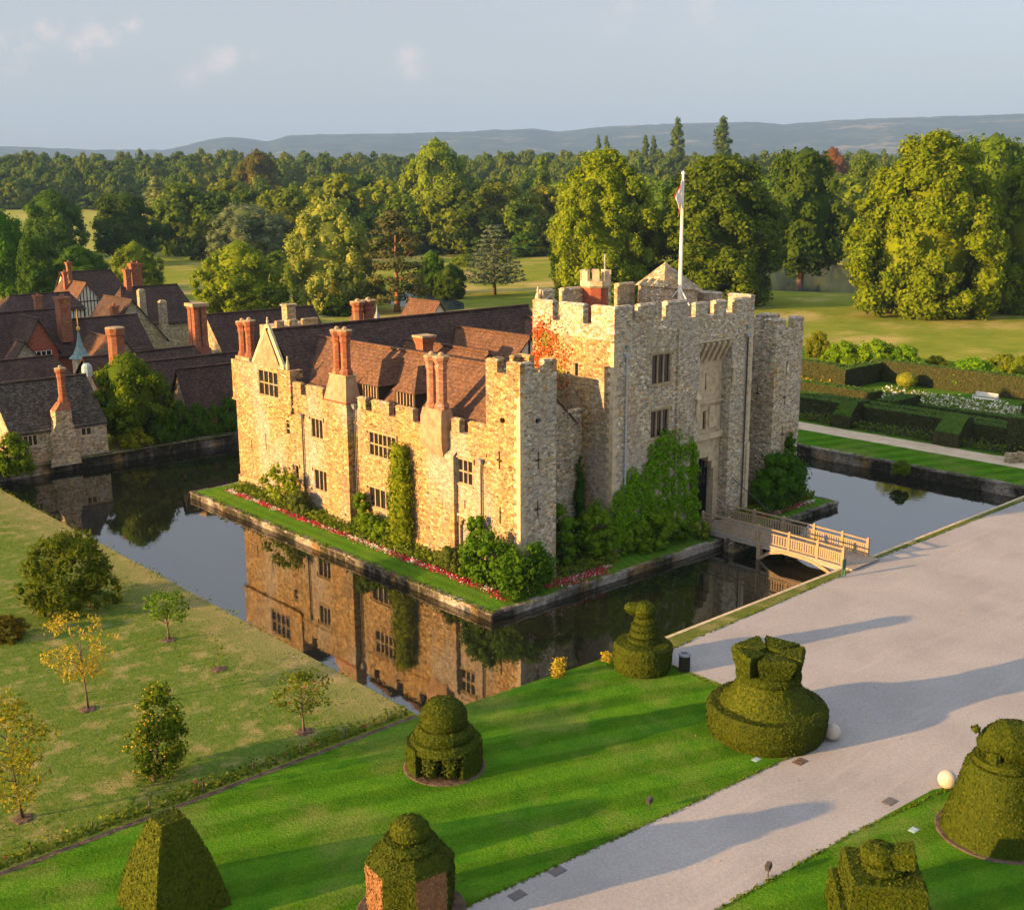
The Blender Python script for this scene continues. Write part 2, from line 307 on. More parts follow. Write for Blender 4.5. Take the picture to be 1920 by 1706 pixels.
# ------------------------------------------------------------------ builders
def tag(o, label=None, cat=None, group=None, kind=None):
    if label: o['label'] = label
    if cat: o['category'] = cat
    if group: o['group'] = group
    if kind: o['kind'] = kind
    return o
def thing(name, label, cat, loc=(0, 0, 0), group=None):
    o = bpy.data.objects.new(name, None); COL.objects.link(o); o.location = loc; o.empty_display_size = .5
    return tag(o, label, cat, group)
def raw_mesh(name, V, F, mats, mi=None, smooth=None):
    """V (n,3) array, F list of index tuples or (n,4) array"""
    me = bpy.data.meshes.new(name)
    V = np.asarray(V, dtype=np.float32)
    me.vertices.add(len(V)); me.vertices.foreach_set('co', V.ravel())
    if isinstance(F, np.ndarray):
        tot = np.full(len(F), F.shape[1], np.int32); loops = F.ravel().astype(np.int32)
    else:
        tot = np.array([len(f) for f in F], np.int32); loops = np.array([i for f in F for i in f], np.int32)
    st = np.concatenate([[0], np.cumsum(tot)[:-1]]).astype(np.int32)
    me.loops.add(len(loops)); me.loops.foreach_set('vertex_index', loops)
    me.polygons.add(len(tot)); me.polygons.foreach_set('loop_start', st); me.polygons.foreach_set('loop_total', tot)
    if mi is not None: me.polygons.foreach_set('material_index', np.asarray(mi, np.int32))
    if smooth is not None: me.polygons.foreach_set('use_smooth', np.asarray(smooth, bool))
    for mm in mats: me.materials.append(MATS[mm])
    me.update(calc_edges=True); me.validate()
    return me
class MB:
    def __init__(s): s.V = []; s.F = []; s.M = []; s.S = []; s.mats = []; s.cur = 0; s.sm = False
    def mat(s, name):
        if name not in s.mats: s.mats.append(name)
        s.cur = s.mats.index(name); return s
    def v(s, *p): s.V.append(p); return len(s.V)-1
    def f(s, *i): s.F.append(tuple(i)); s.M.append(s.cur); s.S.append(s.sm)
    def poly(s, pts): s.f(*[s.v(*p) for p in pts])
    def box(s, x0, x1, y0, y1, z0, z1):
        a = [s.v(x, y, z) for z in (z0, z1) for x, y in ((x0, y0), (x1, y0), (x1, y1), (x0, y1))]
        for q in ((3, 2, 1, 0), (4, 5, 6, 7), (0, 1, 5, 4), (1, 2, 6, 5), (2, 3, 7, 6), (3, 0, 4, 7)): s.f(*[a[i] for i in q])
        return s
    def obox(s, c, ax, ay, az):           # box from centre and half-axis vectors
        c, ax, ay, az = map(Vector, (c, ax, ay, az))
        a = [s.v(*(c+ax*i+ay*j+az*k)) for k in (-1, 1) for i, j in ((-1, -1), (1, -1), (1, 1), (-1, 1))]
        for q in ((3, 2, 1, 0), (4, 5, 6, 7), (0, 1, 5, 4), (1, 2, 6, 5), (2, 3, 7, 6), (3, 0, 4, 7)): s.f(*[a[i] for i in q])
        return s
    def beam(s, p, q, w, h, up=(0, 0, 1)):
        p, q = Vector(p), Vector(q); d = (q-p); sd_ = d.cross(Vector(up)).normalized(); u = sd_.cross(d).normalized()
        return s.obox((p+q)/2, d/2, sd_*w/2, u*h/2)
    def frust(s, x0, x1, y0, y1, z0, X0, X1, Y0, Y1, z1):
        a = [s.v(*p) for p in ((x0, y0, z0), (x1, y0, z0), (x1, y1, z0), (x0, y1, z0), (X0, Y0, z1), (X1, Y0, z1), (X1, Y1, z1), (X0, Y1, z1))]
        for q in ((3, 2, 1, 0), (4, 5, 6, 7), (0, 1, 5, 4), (1, 2, 6, 5), (2, 3, 7, 6), (3, 0, 4, 7)): s.f(*[a[i] for i in q])
        return s
    def lathe(s, cx, cy, prof, seg=16, rot=0, sx=1, sy=1, cap=True, wob=None):
        rings = []
        for r_, z in prof:
            rings.append([s.v(cx+r_*sx*math.cos(rot+2*math.pi*i/seg)*(1 if not wob else wob(i, z)), cy+r_*sy*math.sin(rot+2*math.pi*i/seg)*(1 if not wob else wob(i, z)), z) for i in range(seg)])
        for a, b in zip(rings, rings[1:]):
            for i in range(seg): s.f(a[i], a[(i+1) % seg], b[(i+1) % seg], b[i])
        if cap: s.f(*rings[0][::-1]); s.f(*rings[-1])
        return s
    def tube(s, pts, rad, seg=6, cap=True):
        pts = [Vector(p) for p in pts]; n = len(pts); rings = []
        rad = [rad]*n if not hasattr(rad, '__len__') else rad
        for i, p in enumerate(pts):
            d = (pts[min(i+1, n-1)]-pts[max(i-1, 0)]).normalized()
            a = d.orthogonal().normalized() if i == 0 else (a-d*a.dot(d)).normalized()
            b = d.cross(a)
            rings.append([s.v(*(p+(a*math.cos(2*math.pi*k/seg)+b*math.sin(2*math.pi*k/seg))*rad[i])) for k in range(seg)])
        for A, B in zip(rings, rings[1:]):
            for k in range(seg): s.f(A[k], A[(k+1) % seg], B[(k+1) % seg], B[k])
        if cap: s.f(*rings[0][::-1]); s.f(*rings[-1])
        return s
    def wall(s, axis, c, sign, u0, u1, z0, z1, holes=(), dep=.28):
        """rectangular wall face on the plane axis=c facing sign, with recessed openings"""
        us = sorted({u0, u1, *[h[0] for h in holes], *[h[1] for h in holes]}); zs = sorted({z0, z1, *[h[2] for h in holes], *[h[3] for h in holes]})
        P = (lambda u, z, d=0: (c-sign*d, u, z)) if axis == 'x' else (lambda u, z, d=0: (u, c-sign*d, z))
        def inh(u, z): return any(h[0] < u < h[1] and h[2] < z < h[3] for h in holes)
        nu, nz_ = len(us)-1, len(zs)-1
        H = [[inh((us[i]+us[i+1])/2, (zs[j]+zs[j+1])/2) for j in range(nz_)] for i in range(nu)]
        for i in range(nu):
            for j in range(nz_):
                a, b, lo, hi = us[i], us[i+1], zs[j], zs[j+1]
                if not H[i][j]: s.poly([P(a, lo), P(b, lo), P(b, hi), P(a, hi)])
                else:
                    if i == 0 or not H[i-1][j]: s.poly([P(a, lo), P(a, lo, dep), P(a, hi, dep), P(a, hi)])
                    if i == nu-1 or not H[i+1][j]: s.poly([P(b, lo), P(b, lo, dep), P(b, hi, dep), P(b, hi)])
                    if j == 0 or not H[i][j-1]: s.poly([P(a, lo), P(b, lo), P(b, lo, dep), P(a, lo, dep)])
                    if j == nz_-1 or not H[i][j+1]: s.poly([P(a, hi), P(b, hi), P(b, hi, dep), P(a, hi, dep)])
        return s
    def build(s, name, mat=None, parent=None, label=None, local=False):
        if mat and not s.mats: s.mats = [mat]
        off = np.zeros(3)
        p = parent
        if not local:
            while p is not None: off = off+np.array(p.location); p = p.parent
        V = np.array(s.V, float)-off
        me = raw_mesh(name, V, s.F, s.mats, s.M, s.S)
        o = bpy.data.objects.new(name, me); COL.objects.link(o); o.parent = parent
        if label: o['label'] = label
        return o
def one(name, mb, mat, label, cat, loc=(0, 0, 0), group=None, kind=None):     # a thing that is one mesh
    V = np.array(mb.V, float)-np.array(loc); mb.V = [tuple(v) for v in V]
    o = mb.build(name, mat); o.location = loc
    return tag(o, label, cat, group, kind)
def copy_tree(o, parent=None):
    c = o.copy(); COL.objects.link(c); c.parent = parent
    for ch in o.children: copy_tree(ch, c)
    return c

# ---- leaves
def leaf_quads(P, N, size, rng, jit=.7, asp=.6):
    n = len(P); N = N+jit*rng.normal(size=(n, 3)); N /= np.linalg.norm(N, axis=1)[:, None]+1e-9
    T = np.cross(N, rng.normal(size=(n, 3))); T /= np.linalg.norm(T, axis=1)[:, None]+1e-9
    B = np.cross(N, T); a = (size*(.55+.9*rng.random(n)))[:, None]
    V = np.stack([P+T*a, P+B*a*asp, P-T*a, P-B*a*asp], 1).reshape(-1, 3)
    return V, np.arange(4*n).reshape(-1, 4)
_ico = bmesh.new(); bmesh.ops.create_icosphere(_ico, subdivisions=1, radius=1)
ICO_V = np.array([v.co[:] for v in _ico.verts]); ICO_F = np.array([[v.index for v in f.verts] for f in _ico.faces]); _ico.free()
def sphere_dirs(n, rng):
    d = rng.normal(size=(n, 3)); return d/np.linalg.norm(d, axis=1)[:, None]
def clumps_mesh(name, C, Rd, per, leafsz, mats, seed, flat=1.0, jit=.55, core=.72, asp=.6, accent=None, out=None, inner=None):
    """leaf clumps: C centres (n,3), Rd radii; leaves sit on the upper and outer side of every clump"""
    rng = np.random.default_rng(seed); Vs, Fs, M = [], [], []; off = 0
    mid = C.mean(0) if out is None else np.array(out)
    for c, r_ in zip(C, Rd):
        n = int(per*(r_**2)) + 6; d = sphere_dirs(n, rng)
        o = c-mid; o = o/(np.linalg.norm(o)+1e-6)
        keep = (d@(o*.75+np.array([0, 0, .45]))) > -.45; d = d[keep]
        rr = r_*(.72+.4*rng.random(len(d)))[:, None]
        P = c+d*rr*np.array([1, 1, flat])
        nrm = d+.35*o+np.array([0, 0, .12])
        V, F = leaf_quads(P, nrm, leafsz, rng, jit, asp)
        Vs.append(V); Fs.append([tuple(int(q) for q in f) for f in (F+off)]); off += len(V)
        mi = np.zeros(len(F), int)
        if accent: mi[rng.random(len(F)) < accent] = 1
        M += list(mi)
        if core:
            V = c+ICO_V*r_*core*np.array([1, 1, flat])*(.9+.2*rng.random((len(ICO_V), 1))); Vs.append(V); Fs.append([tuple(int(q) for q in f) for f in (ICO_F+off)]); off += len(V); M += [0]*len(ICO_F)
    if inner is not None:
        for c, r_ in zip(*inner):
            V = c+ICO_V*r_*(.85+.3*rng.random((len(ICO_V), 1))); Vs.append(V); Fs.append([tuple(int(q) for q in f) for f in (ICO_F+off)]); off += len(V); M += [0]*len(ICO_F)
            n = int(10*r_*r_); d = sphere_dirs(n, rng); V, F = leaf_quads(c+d*r_*(.9+.25*rng.random((n, 1))), d, leafsz, rng, jit, asp); Vs.append(V); Fs.append([tuple(int(q) for q in f) for f in (F+off)]); off += len(V); M += [0]*len(F)
    return raw_mesh(name, np.concatenate(Vs), [f for g in Fs for f in g], mats, M)
def profile_clumps(prof, H, W, n, rc, seed, z0=0, jitter=.35, deep=.25):
    """clump centres under the outline prof [(t, r)] of a crown of height H and width W"""
    rng = np.random.default_rng(seed); ts = np.array([p[0] for p in prof]); rs = np.array([p[1] for p in prof])
    C, Rd = [], []; k = 0; tries = 0
    while len(C) < n and tries < 4000:
        tries += 1
        t = rng.random(); r_ = np.interp(t, ts, rs)
        if rng.random() > r_+.15: continue
        ang = k*2.399+rng.normal()*.5; k += 1
        q = rc*(.55+.95*rng.random()**1.3)
        rad = max(0, r_*W/2*(1-deep*rng.random()**2)-q*.75)
        rad *= 1+.16*math.sin(ang*3+seed+t*4)+.1*math.sin(ang*7+seed*2)
        z = z0+t*(H-z0); z = min(z, H-q*.8); z = max(z, z0+q*.5)
        C.append((rad*math.cos(ang)+rng.normal()*jitter*q*.4, rad*math.sin(ang)+rng.normal()*jitter*q*.4, z+rng.normal()*jitter*q*.5)); Rd.append(q)
    return np.array(C), np.array(Rd)
def trunk_mb(H, r0, seed, limbs=5, lean=0, hl=.5, spread=3):
    rng = random.Random(seed); mb = MB(); pts = []; x = y = 0
    for i in range(6):
        t = i/5; pts.append((x, y, t*H)); x += rng.uniform(-.25, .25)*r0*2+lean*H/5; y += rng.uniform(-.25, .25)*r0*2
    mb.tube(pts, [r0*(1.35 if i == 0 else 1-.8*i/5) for i in range(6)], 8)
    for i in range(limbs):
        a = i*2.4+rng.random(); z = H*(hl+(.9-hl)*i/max(1, limbs)); L = spread*(.7+.5*rng.random())
        p0 = Vector((lean*z, 0, z)); p1 = p0+Vector((math.cos(a)*L*.5, math.sin(a)*L*.5, L*.3)); p2 = p0+Vector((math.cos(a)*L, math.sin(a)*L, L*.75))
        mb.tube([p0, p1, p2], [r0*.4, r0*.25, r0*.08], 5)
    return mb
def surf_leaves(mb, dens, size, seed, jit=.45, zmin=None, skip=None):
    """clipped-hedge surface: scatter small leaves over the faces of mb (same material as the face)"""
    rng = np.random.default_rng(seed); V = np.array(mb.V, float); P0, N0, M0 = [], [], []
    for f, mi in zip(list(mb.F), list(mb.M)):
        for i in range(1, len(f)-1):
            a, b, c = V[f[0]], V[f[i]], V[f[i+1]]; n = np.cross(b-a, c-a); A = np.linalg.norm(n)/2
            if A < 1e-7: continue
            k = rng.poisson(A*dens)
            if not k: continue
            u = rng.random((k, 2)); sw = u.sum(1) > 1; u[sw] = 1-u[sw]
            P0.append(a+(b-a)*u[:, :1]+(c-a)*u[:, 1:]); N0.append(np.repeat((n/(2*A))[None], k, 0)); M0 += [mi]*k
    if not P0: return mb
    P, N = np.concatenate(P0), np.concatenate(N0); P = P+N*(rng.random((len(P), 1))-.35)*size*1.1
    LV, LF = leaf_quads(P, N, size, rng, jit*.7); off = len(mb.V)
    mb.V += [tuple(v) for v in LV]; mb.F += [tuple(int(q)+off for q in f) for f in LF]; mb.M += M0; mb.S += [False]*len(LF)
    return mb
def subdiv_noise(mb, cuts, amp, scale, seed=0):
    """subdivide and gently roughen a clipped form so that it is not a perfect solid"""
    bm = bmesh.new(); vs = [bm.verts.new(v) for v in mb.V]
    for f, mi in zip(mb.F, mb.M):
        try: g = bm.faces.new([vs[i] for i in f]); g.material_index = mi
        except ValueError: pass
    bmesh.ops.remove_doubles(bm, verts=bm.verts, dist=.001); bmesh.ops.recalc_face_normals(bm, faces=bm.faces)
    bmesh.ops.triangulate(bm, faces=[f for f in bm.faces if len(f.verts) > 4])
    if cuts: bmesh.ops.subdivide_edges(bm, edges=[e for e in bm.edges if e.calc_length() > .25], cuts=cuts, use_grid_fill=True)
    from mathutils import noise as mn
    bm.normal_update()
    for v in bm.verts: v.co += v.normal*amp*mn.noise(Vector(v.co)*scale+Vector((seed, seed*.7, 0)))
    bm.verts.index_update()
    mb.V = [tuple(v.co) for v in bm.verts]; mb.F = [tuple(v.index for v in f.verts) for f in bm.faces]; mb.M = [f.material_index for f in bm.faces]; mb.S = [False]*len(mb.F)
    bm.free(); return mb

# ---- architecture pieces
def window(parent, axis, c, sign, u0, u1, z0, z1, n, rows=1, hood=True, mat='mullion stone', dep=.28, glass='window glass', sill=True):
    def B(mb, a, b, lo, hi, d0, d1):       # d measured outward from the wall face
        e0, e1 = sorted((c+sign*d0, c+sign*d1))
        if axis == 'x': mb.box(e0, e1, a, b, lo, hi)
        else: mb.box(a, b, e0, e1, lo, hi)
    mb = MB(); w = .07
    B(mb, u0, u0+w, z0, z1, -.24, -.03); B(mb, u1-w, u1, z0, z1, -.24, -.03); B(mb, u0+w, u1-w, z1-w, z1, -.24, -.032); B(mb, u0+w, u1-w, z0, z0+w, -.24, -.032)
    pu = (u1-u0-2*w)/n
    for i in range(1, n):
        a = u0+w+pu*i; B(mb, a-.045, a+.045, z0+w, z1-w, -.24, -.06)
    for j in range(1, rows):
        z = z0+(z1-z0)*j/rows; B(mb, u0+w, u1-w, z-.05, z+.05, -.22, -.08)
    if sill: B(mb, u0-.08, u1+.08, z0-.1, z0-.002, -.05, .07)
    if hood: B(mb, u0-.2, u1+.2, z1+.06, z1+.15, -.03, .1); B(mb, u0-.2, u0-.11, z1-.2, z1+.058, -.03, .095); B(mb, u1+.11, u1+.2, z1-.2, z1+.058, -.03, .095)
    fr = mb.build('window', mat, parent)
    g = MB(); B(g, u0+.02, u1-.02, z0+.02, z1-.02, -dep-.02, -.16); g.build('glass', glass, fr)
    return fr
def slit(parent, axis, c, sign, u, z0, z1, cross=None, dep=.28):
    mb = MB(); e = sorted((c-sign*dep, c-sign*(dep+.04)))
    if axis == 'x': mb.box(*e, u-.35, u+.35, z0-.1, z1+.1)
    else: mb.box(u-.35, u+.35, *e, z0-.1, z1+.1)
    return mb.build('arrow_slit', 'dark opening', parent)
def slit_holes(u, z0, z1, cross=True):
    h = [(u-.07, u+.07, z0, z1)]
    if cross: zc = z0+(z1-z0)*.5; h.append((u-.26, u+.26, zc-.07, zc+.07))
    return h
def chimney_shaft(parent, x, y, z0, z1, r_=.42, mat='brick', seg=8, name='chimney_shaft', pot=True):
    mb = MB(); H = z1-z0
    mb.mat(mat).lathe(x, y, [(r_*1.25, z0), (r_*1.25, z0+.25), (r_*.92, z0+.45), (r_*.92, z1-.95), (r_*1.08, z1-.8), (r_*1.08, z1-.65), (r_*.98, z1-.55), (r_*1.3, z1-.3), (r_*1.38, z1-.28), (r_*1.38, z1-.08)], seg, math.pi/8)
    mb.mat('mullion stone').lathe(x, y, [(r_*1.44, z1-.079), (r_*1.4, z1), (r_*.5, z1+.02)], seg, math.pi/8)
    if pot: mb.lathe(x, y, [(r_*.5, z1+.021), (r_*.46, z1+.16), (r_*.1, z1+.24)], 8)
    return mb.build(name, None, parent)
def gable_roof(mb, x0, x1, y0, y1, ze, zr, axis, oh=.25, th=.16, hip=(0, 0), sag=.07, seed=1, ends=(1, 1)):
    """tiled roof slabs; axis = ridge direction; hip = ridge pulled in at either end"""
    rnd = random.Random(seed)
    if axis == 'x': A0, A1, B0, B1 = x0, x1, y0, y1; P = lambda a, b, z: (a, b, z)
    else: A0, A1, B0, B1 = y0, y1, x0, x1; P = lambda a, b, z: (b, a, z)
    bm_ = (B0+B1)/2; sl = (zr-ze)/((B1-B0)/2); lo = ze-oh*sl
    A0 -= oh*ends[0]; A1 += oh*ends[1]; n = max(2, int((A1-A0)/1.6))
    for side in (-1, 1):
        be = bm_+side*((B1-B0)/2+oh); rows = []
        for j in range(5):
            t = j/4; row = []
            for i in range(n+1):
                s_ = i/n; a0 = A0+hip[0]*t; a1 = A1-hip[1]*t
                z = lo+(zr-lo)*t-sag*math.sin(math.pi*s_)*(.4+.6*t)+rnd.uniform(-.025, .025)
                row.append(P(a0+(a1-a0)*s_, be+(bm_-be)*t, z))
            rows.append(row)
        top = [[mb.v(*p) for p in r_] for r_ in rows]; bot = [[mb.v(p[0], p[1], p[2]-th) for p in r_] for r_ in rows]
        for j in range(4):
            for i in range(n):
                q = (top[j][i], top[j][i+1], top[j+1][i+1], top[j+1][i]); mb.f(*(q if side < 0 else q[::-1]))
        for i in range(n): mb.f(top[0][i], bot[0][i], bot[0][i+1], top[0][i+1])
        for j in range(4):
            mb.f(top[j][0], top[j+1][0], bot[j+1][0], bot[j][0]); mb.f(top[j][n], bot[j][n], bot[j+1][n], top[j+1][n])
    for e, h in ((0, hip[0]), (1, hip[1])):
        if h:
            a = A0 if e == 0 else A1; r_ = A0+hip[0] if e == 0 else A1-hip[1]
            mb.poly([P(a, bm_-(B1-B0)/2-oh, lo), P(a, bm_+(B1-B0)/2+oh, lo), P(r_, bm_, zr)])
    # ridge tiles
    mb.beam(P(A0+hip[0], bm_, zr+.03), P(A1-hip[1], bm_, zr+.03), .3, .14)
    return mb
def gable_walls(mb, x0, x1, y0, y1, z0, ze, zr, axis, holes={}, hip=(0, 0), top=False):
    """four walls with gables; holes keyed 'x-','x+','y-','y+'"""
    mb.wall('x', x0, -1, y0, y1, z0, ze, holes.get('x-', ())); mb.wall('x', x1, 1, y0, y1, z0, ze, holes.get('x+', ()))
    mb.wall('y', y0, -1, x0, x1, z0, ze, holes.get('y-', ())); mb.wall('y', y1, 1, x0, x1, z0, ze, holes.get('y+', ()))
    zt = zr-.16
    if axis == 'x':
        for x, h in ((x0, hip[0]), (x1, hip[1])):
            if not h: mb.poly([(x, y0, ze), (x, y1, ze), (x, (y0+y1)/2, zt)])
    else:
        for y, h in ((y0, hip[0]), (y1, hip[1])):
            if not h: mb.poly([(x0, y, ze), (x1, y, ze), ((x0+x1)/2, y, zt)])
    return mb
def merlons(mb, axis, c0, c1, spans, z0, z1, cap=True):
    for a, b in spans:
        if axis == 'x': mb.box(c0, c1, a, b, z0, z1)
        else: mb.box(a, b, c0, c1, z0, z1)
        if cap:
            q = .06
            if axis == 'x': mb.frust(c0-q, c1+q, a-q, b+q, z1+.002, c0+.12, c1-.12, a+.05, b-.05, z1+.14)
            else: mb.frust(a-q, b+q, c0-q, c1+q, z1+.002, a+.05, b-.05, c0+.12, c1-.12, z1+.14)
# ------------------------------------------------------------------ the castle: one building, many parts
castle = thing('castle', 'moated stone castle with battlemented gatehouse, corner towers and brown tiled roofs', 'castle', (15, 16, 0))
CS, GS = 'castle stone', 'gatehouse stone'
def ring(mb, x0, x1, y0, y1, zf, zc, th, smat=None):
    mb.box(x0, x0+th, y0, y1, zf, zc); mb.box(x1-th, x1, y0, y1, zf, zc)
    if smat: mb.mat(smat); mb.box(x0, x1, y0-.004, y0-.001, zf, zc)
    mb.box(x0+th, x1-th, y0, y0+th, zf, zc); mb.box(x0+th, x1-th, y1-th, y1, zf, zc)
    mb.poly([(x0+th, y0+th, zf+.1), (x1-th, y0+th, zf+.1), (x1-th, y1-th, zf+.1), (x0+th, y1-th, zf+.1)])
# --- left (sunlit) range: the wall along the plane x = 0
WL = [(21.6, 23.2, 5.7, 7.25, 3, 1), (21.25, 23.05, 1.7, 3.35, 3, 1), (25.22, 25.82, 2.0, 3.15, 1, 1), (12.55, 15.75, 5.6, 7.35, 6, 2), (13.3, 15.95, 1.9, 3.35, 4, 1), (4.45, 5.98, 5.45, 7.1, 3, 2)]
SL = [(5.26, 3.85, 4.4)]
mb = MB().mat(CS)
holes = [w[:4] for w in WL] + [(u-.06, u+.06, a, b) for u, a, b in SL] + [(4.92, 5.78, .85, 2.7), (5.05, 5.65, 2.7, 3.0), (5.2, 5.5, 3.0, 3.15)]
mb.wall('x', 0, -1, 3.05, 25.6, -.4, 8.75, holes)
mb.box(.002, .45, 3.05, 25.6, 8.2, 8.748)
merlons(mb, 'x', .003, .45, [(24.42, 25.55), (21.43, 23.7), (16.0, 16.95), (13.24, 15.26), (10.56, 12.47), (5.72, 6.5), (3.1, 4.84)], 8.75, 9.5)
for a, b in ((3.05, 5.9), (9.0, 17.5), (20.6, 25.6)): mb.box(-.09, -.001, a, b, 7.62, 7.78)       # string course
for a, b in ((3.05, 6.0), (8.7, 17.5), (20.6, 25.6)): mb.frust(-.14, -.001, a, b, -.4, -.10, -.001, a, b, .75)   # plinth
lw = mb.build('range_wall', None, castle)
for w in WL: window(castle, 'x', 0, -1, *w)
for u, a, b in SL: slit(castle, 'x', 0, -1, u, a, b)
mb = MB(); mb.box(.2, .24, 4.7, 6, .7, 3.3); mb.build('door', 'weathered oak', castle)
mb = MB(); mb.box(-.1, .0, 4.66, 6.04, 3.32, 3.45); mb.box(-.1, .0, 4.66, 4.78, 2.9, 3.319); mb.box(-.1, .0, 5.92, 6.04, 2.9, 3.319); mb.build('hood_mould', 'dressed stone', castle)
# --- far corner block with the gable
mb = MB().mat(CS)
BW = (27.4, 30.35, 8.05, 10.1, 4, 2)
mb.wall('x', -.001, -1, 25.6, 34.4, -.4, 7.2, [(26.22, 26.84, 5.35, 6.3), (26.33, 26.73, 6.3, 6.5), (29.9, 30.02, 3.6, 4.9), (32.2, 32.32, 3.0, 4.0)])
mb.wall('x', -.16, -1, 25.6, 34.55, 7.2, 10.42, [BW[:4]])
mb.poly([(-.16, 25.6, 7.2), (-.16, 34.55, 7.2), (0, 34.55, 7.1), (0, 25.6, 7.1)])
mb.box(-.26, -.162, 25.6, 34.6, 7.12, 7.3)
mb.poly([(-.16, 25.6, 7.2), (1, 25.6, 7.2), (1, 25.6, 10.42), (-.16, 25.6, 10.42)]); mb.poly([(1, 25.6, 7.2), (1, 25.6, 10.42), (1, 34.55, 10.42), (1, 34.55, 7.2)])
mb.poly([(-.16, 25.6, 10.42), (1, 25.6, 10.42), (1, 34.55, 10.42), (-.16, 34.55, 10.42)])
mb.wall('y', 34.4, 1, 0, 30, -.4, 8.6); mb.wall('y', 34.55, 1, -.16, 1, 7.1, 10.42)
mb.frust(-.16, -.002, 25.6, 34.5, -.4, -.12, -.002, 25.6, 34.5, .8)
mb.build('corner_block', None, castle)
window(castle, 'x', -.16, -1, *BW, hood=False)
window(castle, 'x', 0, -1, 26.22, 26.84, 5.35, 6.32, 1, 2, hood=False)
for u, a, b in ((29.96, 3.6, 4.9), (32.26, 3.0, 4.0)): slit(castle, 'x', 0, -1, u, a, b)
mb = MB().mat('pink plaster')            # gable over the window, with coping and finials
mb.f(*[mb.v(*p) for p in ((-.165, 26.95, 10.42), (-.165, 31.05, 10.42), (-.165, 28.85, 13.35))]); mb.f(*[mb.v(*p) for p in ((.3, 26.95, 10.42), (.3, 28.85, 13.35), (.3, 31.05, 10.42))])
mb.mat('dressed stone')
mb.beam((.05, 26.78, 10.4), (.05, 28.85, 13.5), .55, .2, (1, 0, 0)); mb.beam((.05, 31.2, 10.4), (.05, 28.85, 13.5), .55, .2, (1, 0, 0))
mb.box(-.2, .35, 26.4, 26.95, 10.425, 10.75); mb.lathe(.05, 26.2, [(.16, 10.43), (.13, 10.9), (.05, 11.25), (.09, 11.35), (.02, 11.5)], 8)
mb.lathe(.05, 28.85, [(.26, 13.4), (.17, 13.6), (.08, 13.75), (.12, 13.9), (.05, 14.05), (.09, 14.15), (.01, 14.25)], 8)
mb.build('gable', None, castle)
# --- chimney breasts with paired brick shafts
b1 = MB().mat(CS); b1.wall('x', -.55, -1, 17.55, 20.5, -.4, 9.0, [(18.6, 18.62, .9, .91)]); b1.wall('y', 17.55, -1, -.55, .4, -.4, 9.0); b1.wall('y', 20.5, 1, -.55, .4, -.4, 9.0)
b1.box(-.66, .0, 18.1, 20.3, .8, .92)
b1.mat('red brick').box(-.6, .4, 17.5, 20.55, 9.0, 9.1)
b1.mat('pink plaster').frust(-.53, .75, 17.6, 20.45, 9.1, -.22, .6, 18.0, 20.0, 10.85)
b1.mat('mullion stone').box(-.28, .66, 17.94, 20.06, 10.852, 10.95)
br1 = b1.build('chimney_breast', None, castle)
chimney_shaft(br1, .18, 19.5, 10.95, 14.1, .36); chimney_shaft(br1, .18, 18.5, 10.95, 14.15, .38)
b2 = MB().mat(CS); b2.wall('x', -.3, -1, 6.0, 8.55, -.4, 7.2); b2.wall('y', 6.0, -1, -.3, .4, -.4, 7.2); b2.wall('y', 8.55, 1, -.3, .4, -.4, 7.2)
b2.poly([(-.3, 6, 7.2), (0, 6, 7.5), (0, 8.55, 7.5), (-.3, 8.55, 7.2)])
b2.mat('pink plaster'); b2.frust(-.35, .3, 6.95, 8.5, 7.0, -.6, .3, 6.8, 8.95, 7.75); b2.box(-.6, .4, 6.8, 8.95, 7.75, 9.5)
b2.frust(-.6, .4, 6.8, 8.95, 9.5, -.42, .4, 6.95, 8.9, 10.05)
br2 = b2.build('chimney_breast', None, castle)
chimney_shaft(br2, -.02, 8.42, 10.05, 13.45, .36, 'patterned brick'); chimney_shaft(br2, -.02, 7.42, 10.05, 13.5, .40, 'patterned brick')
st = MB(); st.box(.1, 1.0, 32.1, 34.3, 10.42, 10.7); st = st.build('chimney_base', CS, castle)
chimney_shaft(st, .55, 33.7, 10.7, 13.5, .37); chimney_shaft(st, .55, 32.6, 10.7, 13.65, .37)
for y, z0, z1, x in ((24.25, .9, 7.0, -.12), (3.5, .5, 7.1, -.12), (17.2, .2, 8.7, -.12)):
    d = MB(); d.tube([(x, y, z0), (x, y, z1)], .06, 6); h = d.build('drainpipe', 'iron', castle)
    d = MB(); d.frust(x-.1, x+.1, y-.1, y+.1, z1, x-.18, x+.12, y-.18, y+.18, z1+.35); d.build('rain_hopper', 'leadwork', h)
# --- near corner tower
mb = MB().mat(CS); zc = 13.02
SW = [(1.9, 7.06, 8.2, 1), (1.85, 3.6, 4.7, 0)]; SF = [(1.5, 7.14, 8.27, 1), (1.45, 4.05, 5.2, 1), (1.4, 1.6, 2.4, 1)]
hw = [h for s_ in SW for h in slit_holes(s_[0], s_[1], s_[2], s_[3])]+[(1.42, 1.74, 10.0, 10.32), (1.36, 1.8, 10.06, 10.26)]
hf = [h for s_ in SF for h in slit_holes(s_[0], s_[1], s_[2], s_[3])]+[(1.31, 1.63, 10.0, 10.32), (1.25, 1.69, 10.06, 10.26)]
mb.wall('x', -.002, -1, 0, 3.1, -.5, zc-.9, hw); mb.mat(GS).wall('y', 0, -1, -.002, 3.02, -.5, zc-.9, hf); mb.mat(CS); mb.wall('x', 3.02, 1, 0, 3.1, -.5, zc-.9); mb.wall('y', 3.1, 1, -.002, 3.02, -.5, zc-.9)  # shaded front gets the paler stone, its fill light put into colour
ring(mb, -.002, 3.02, 0, 3.1, zc-.9, zc, .42, GS); mb.mat(CS)
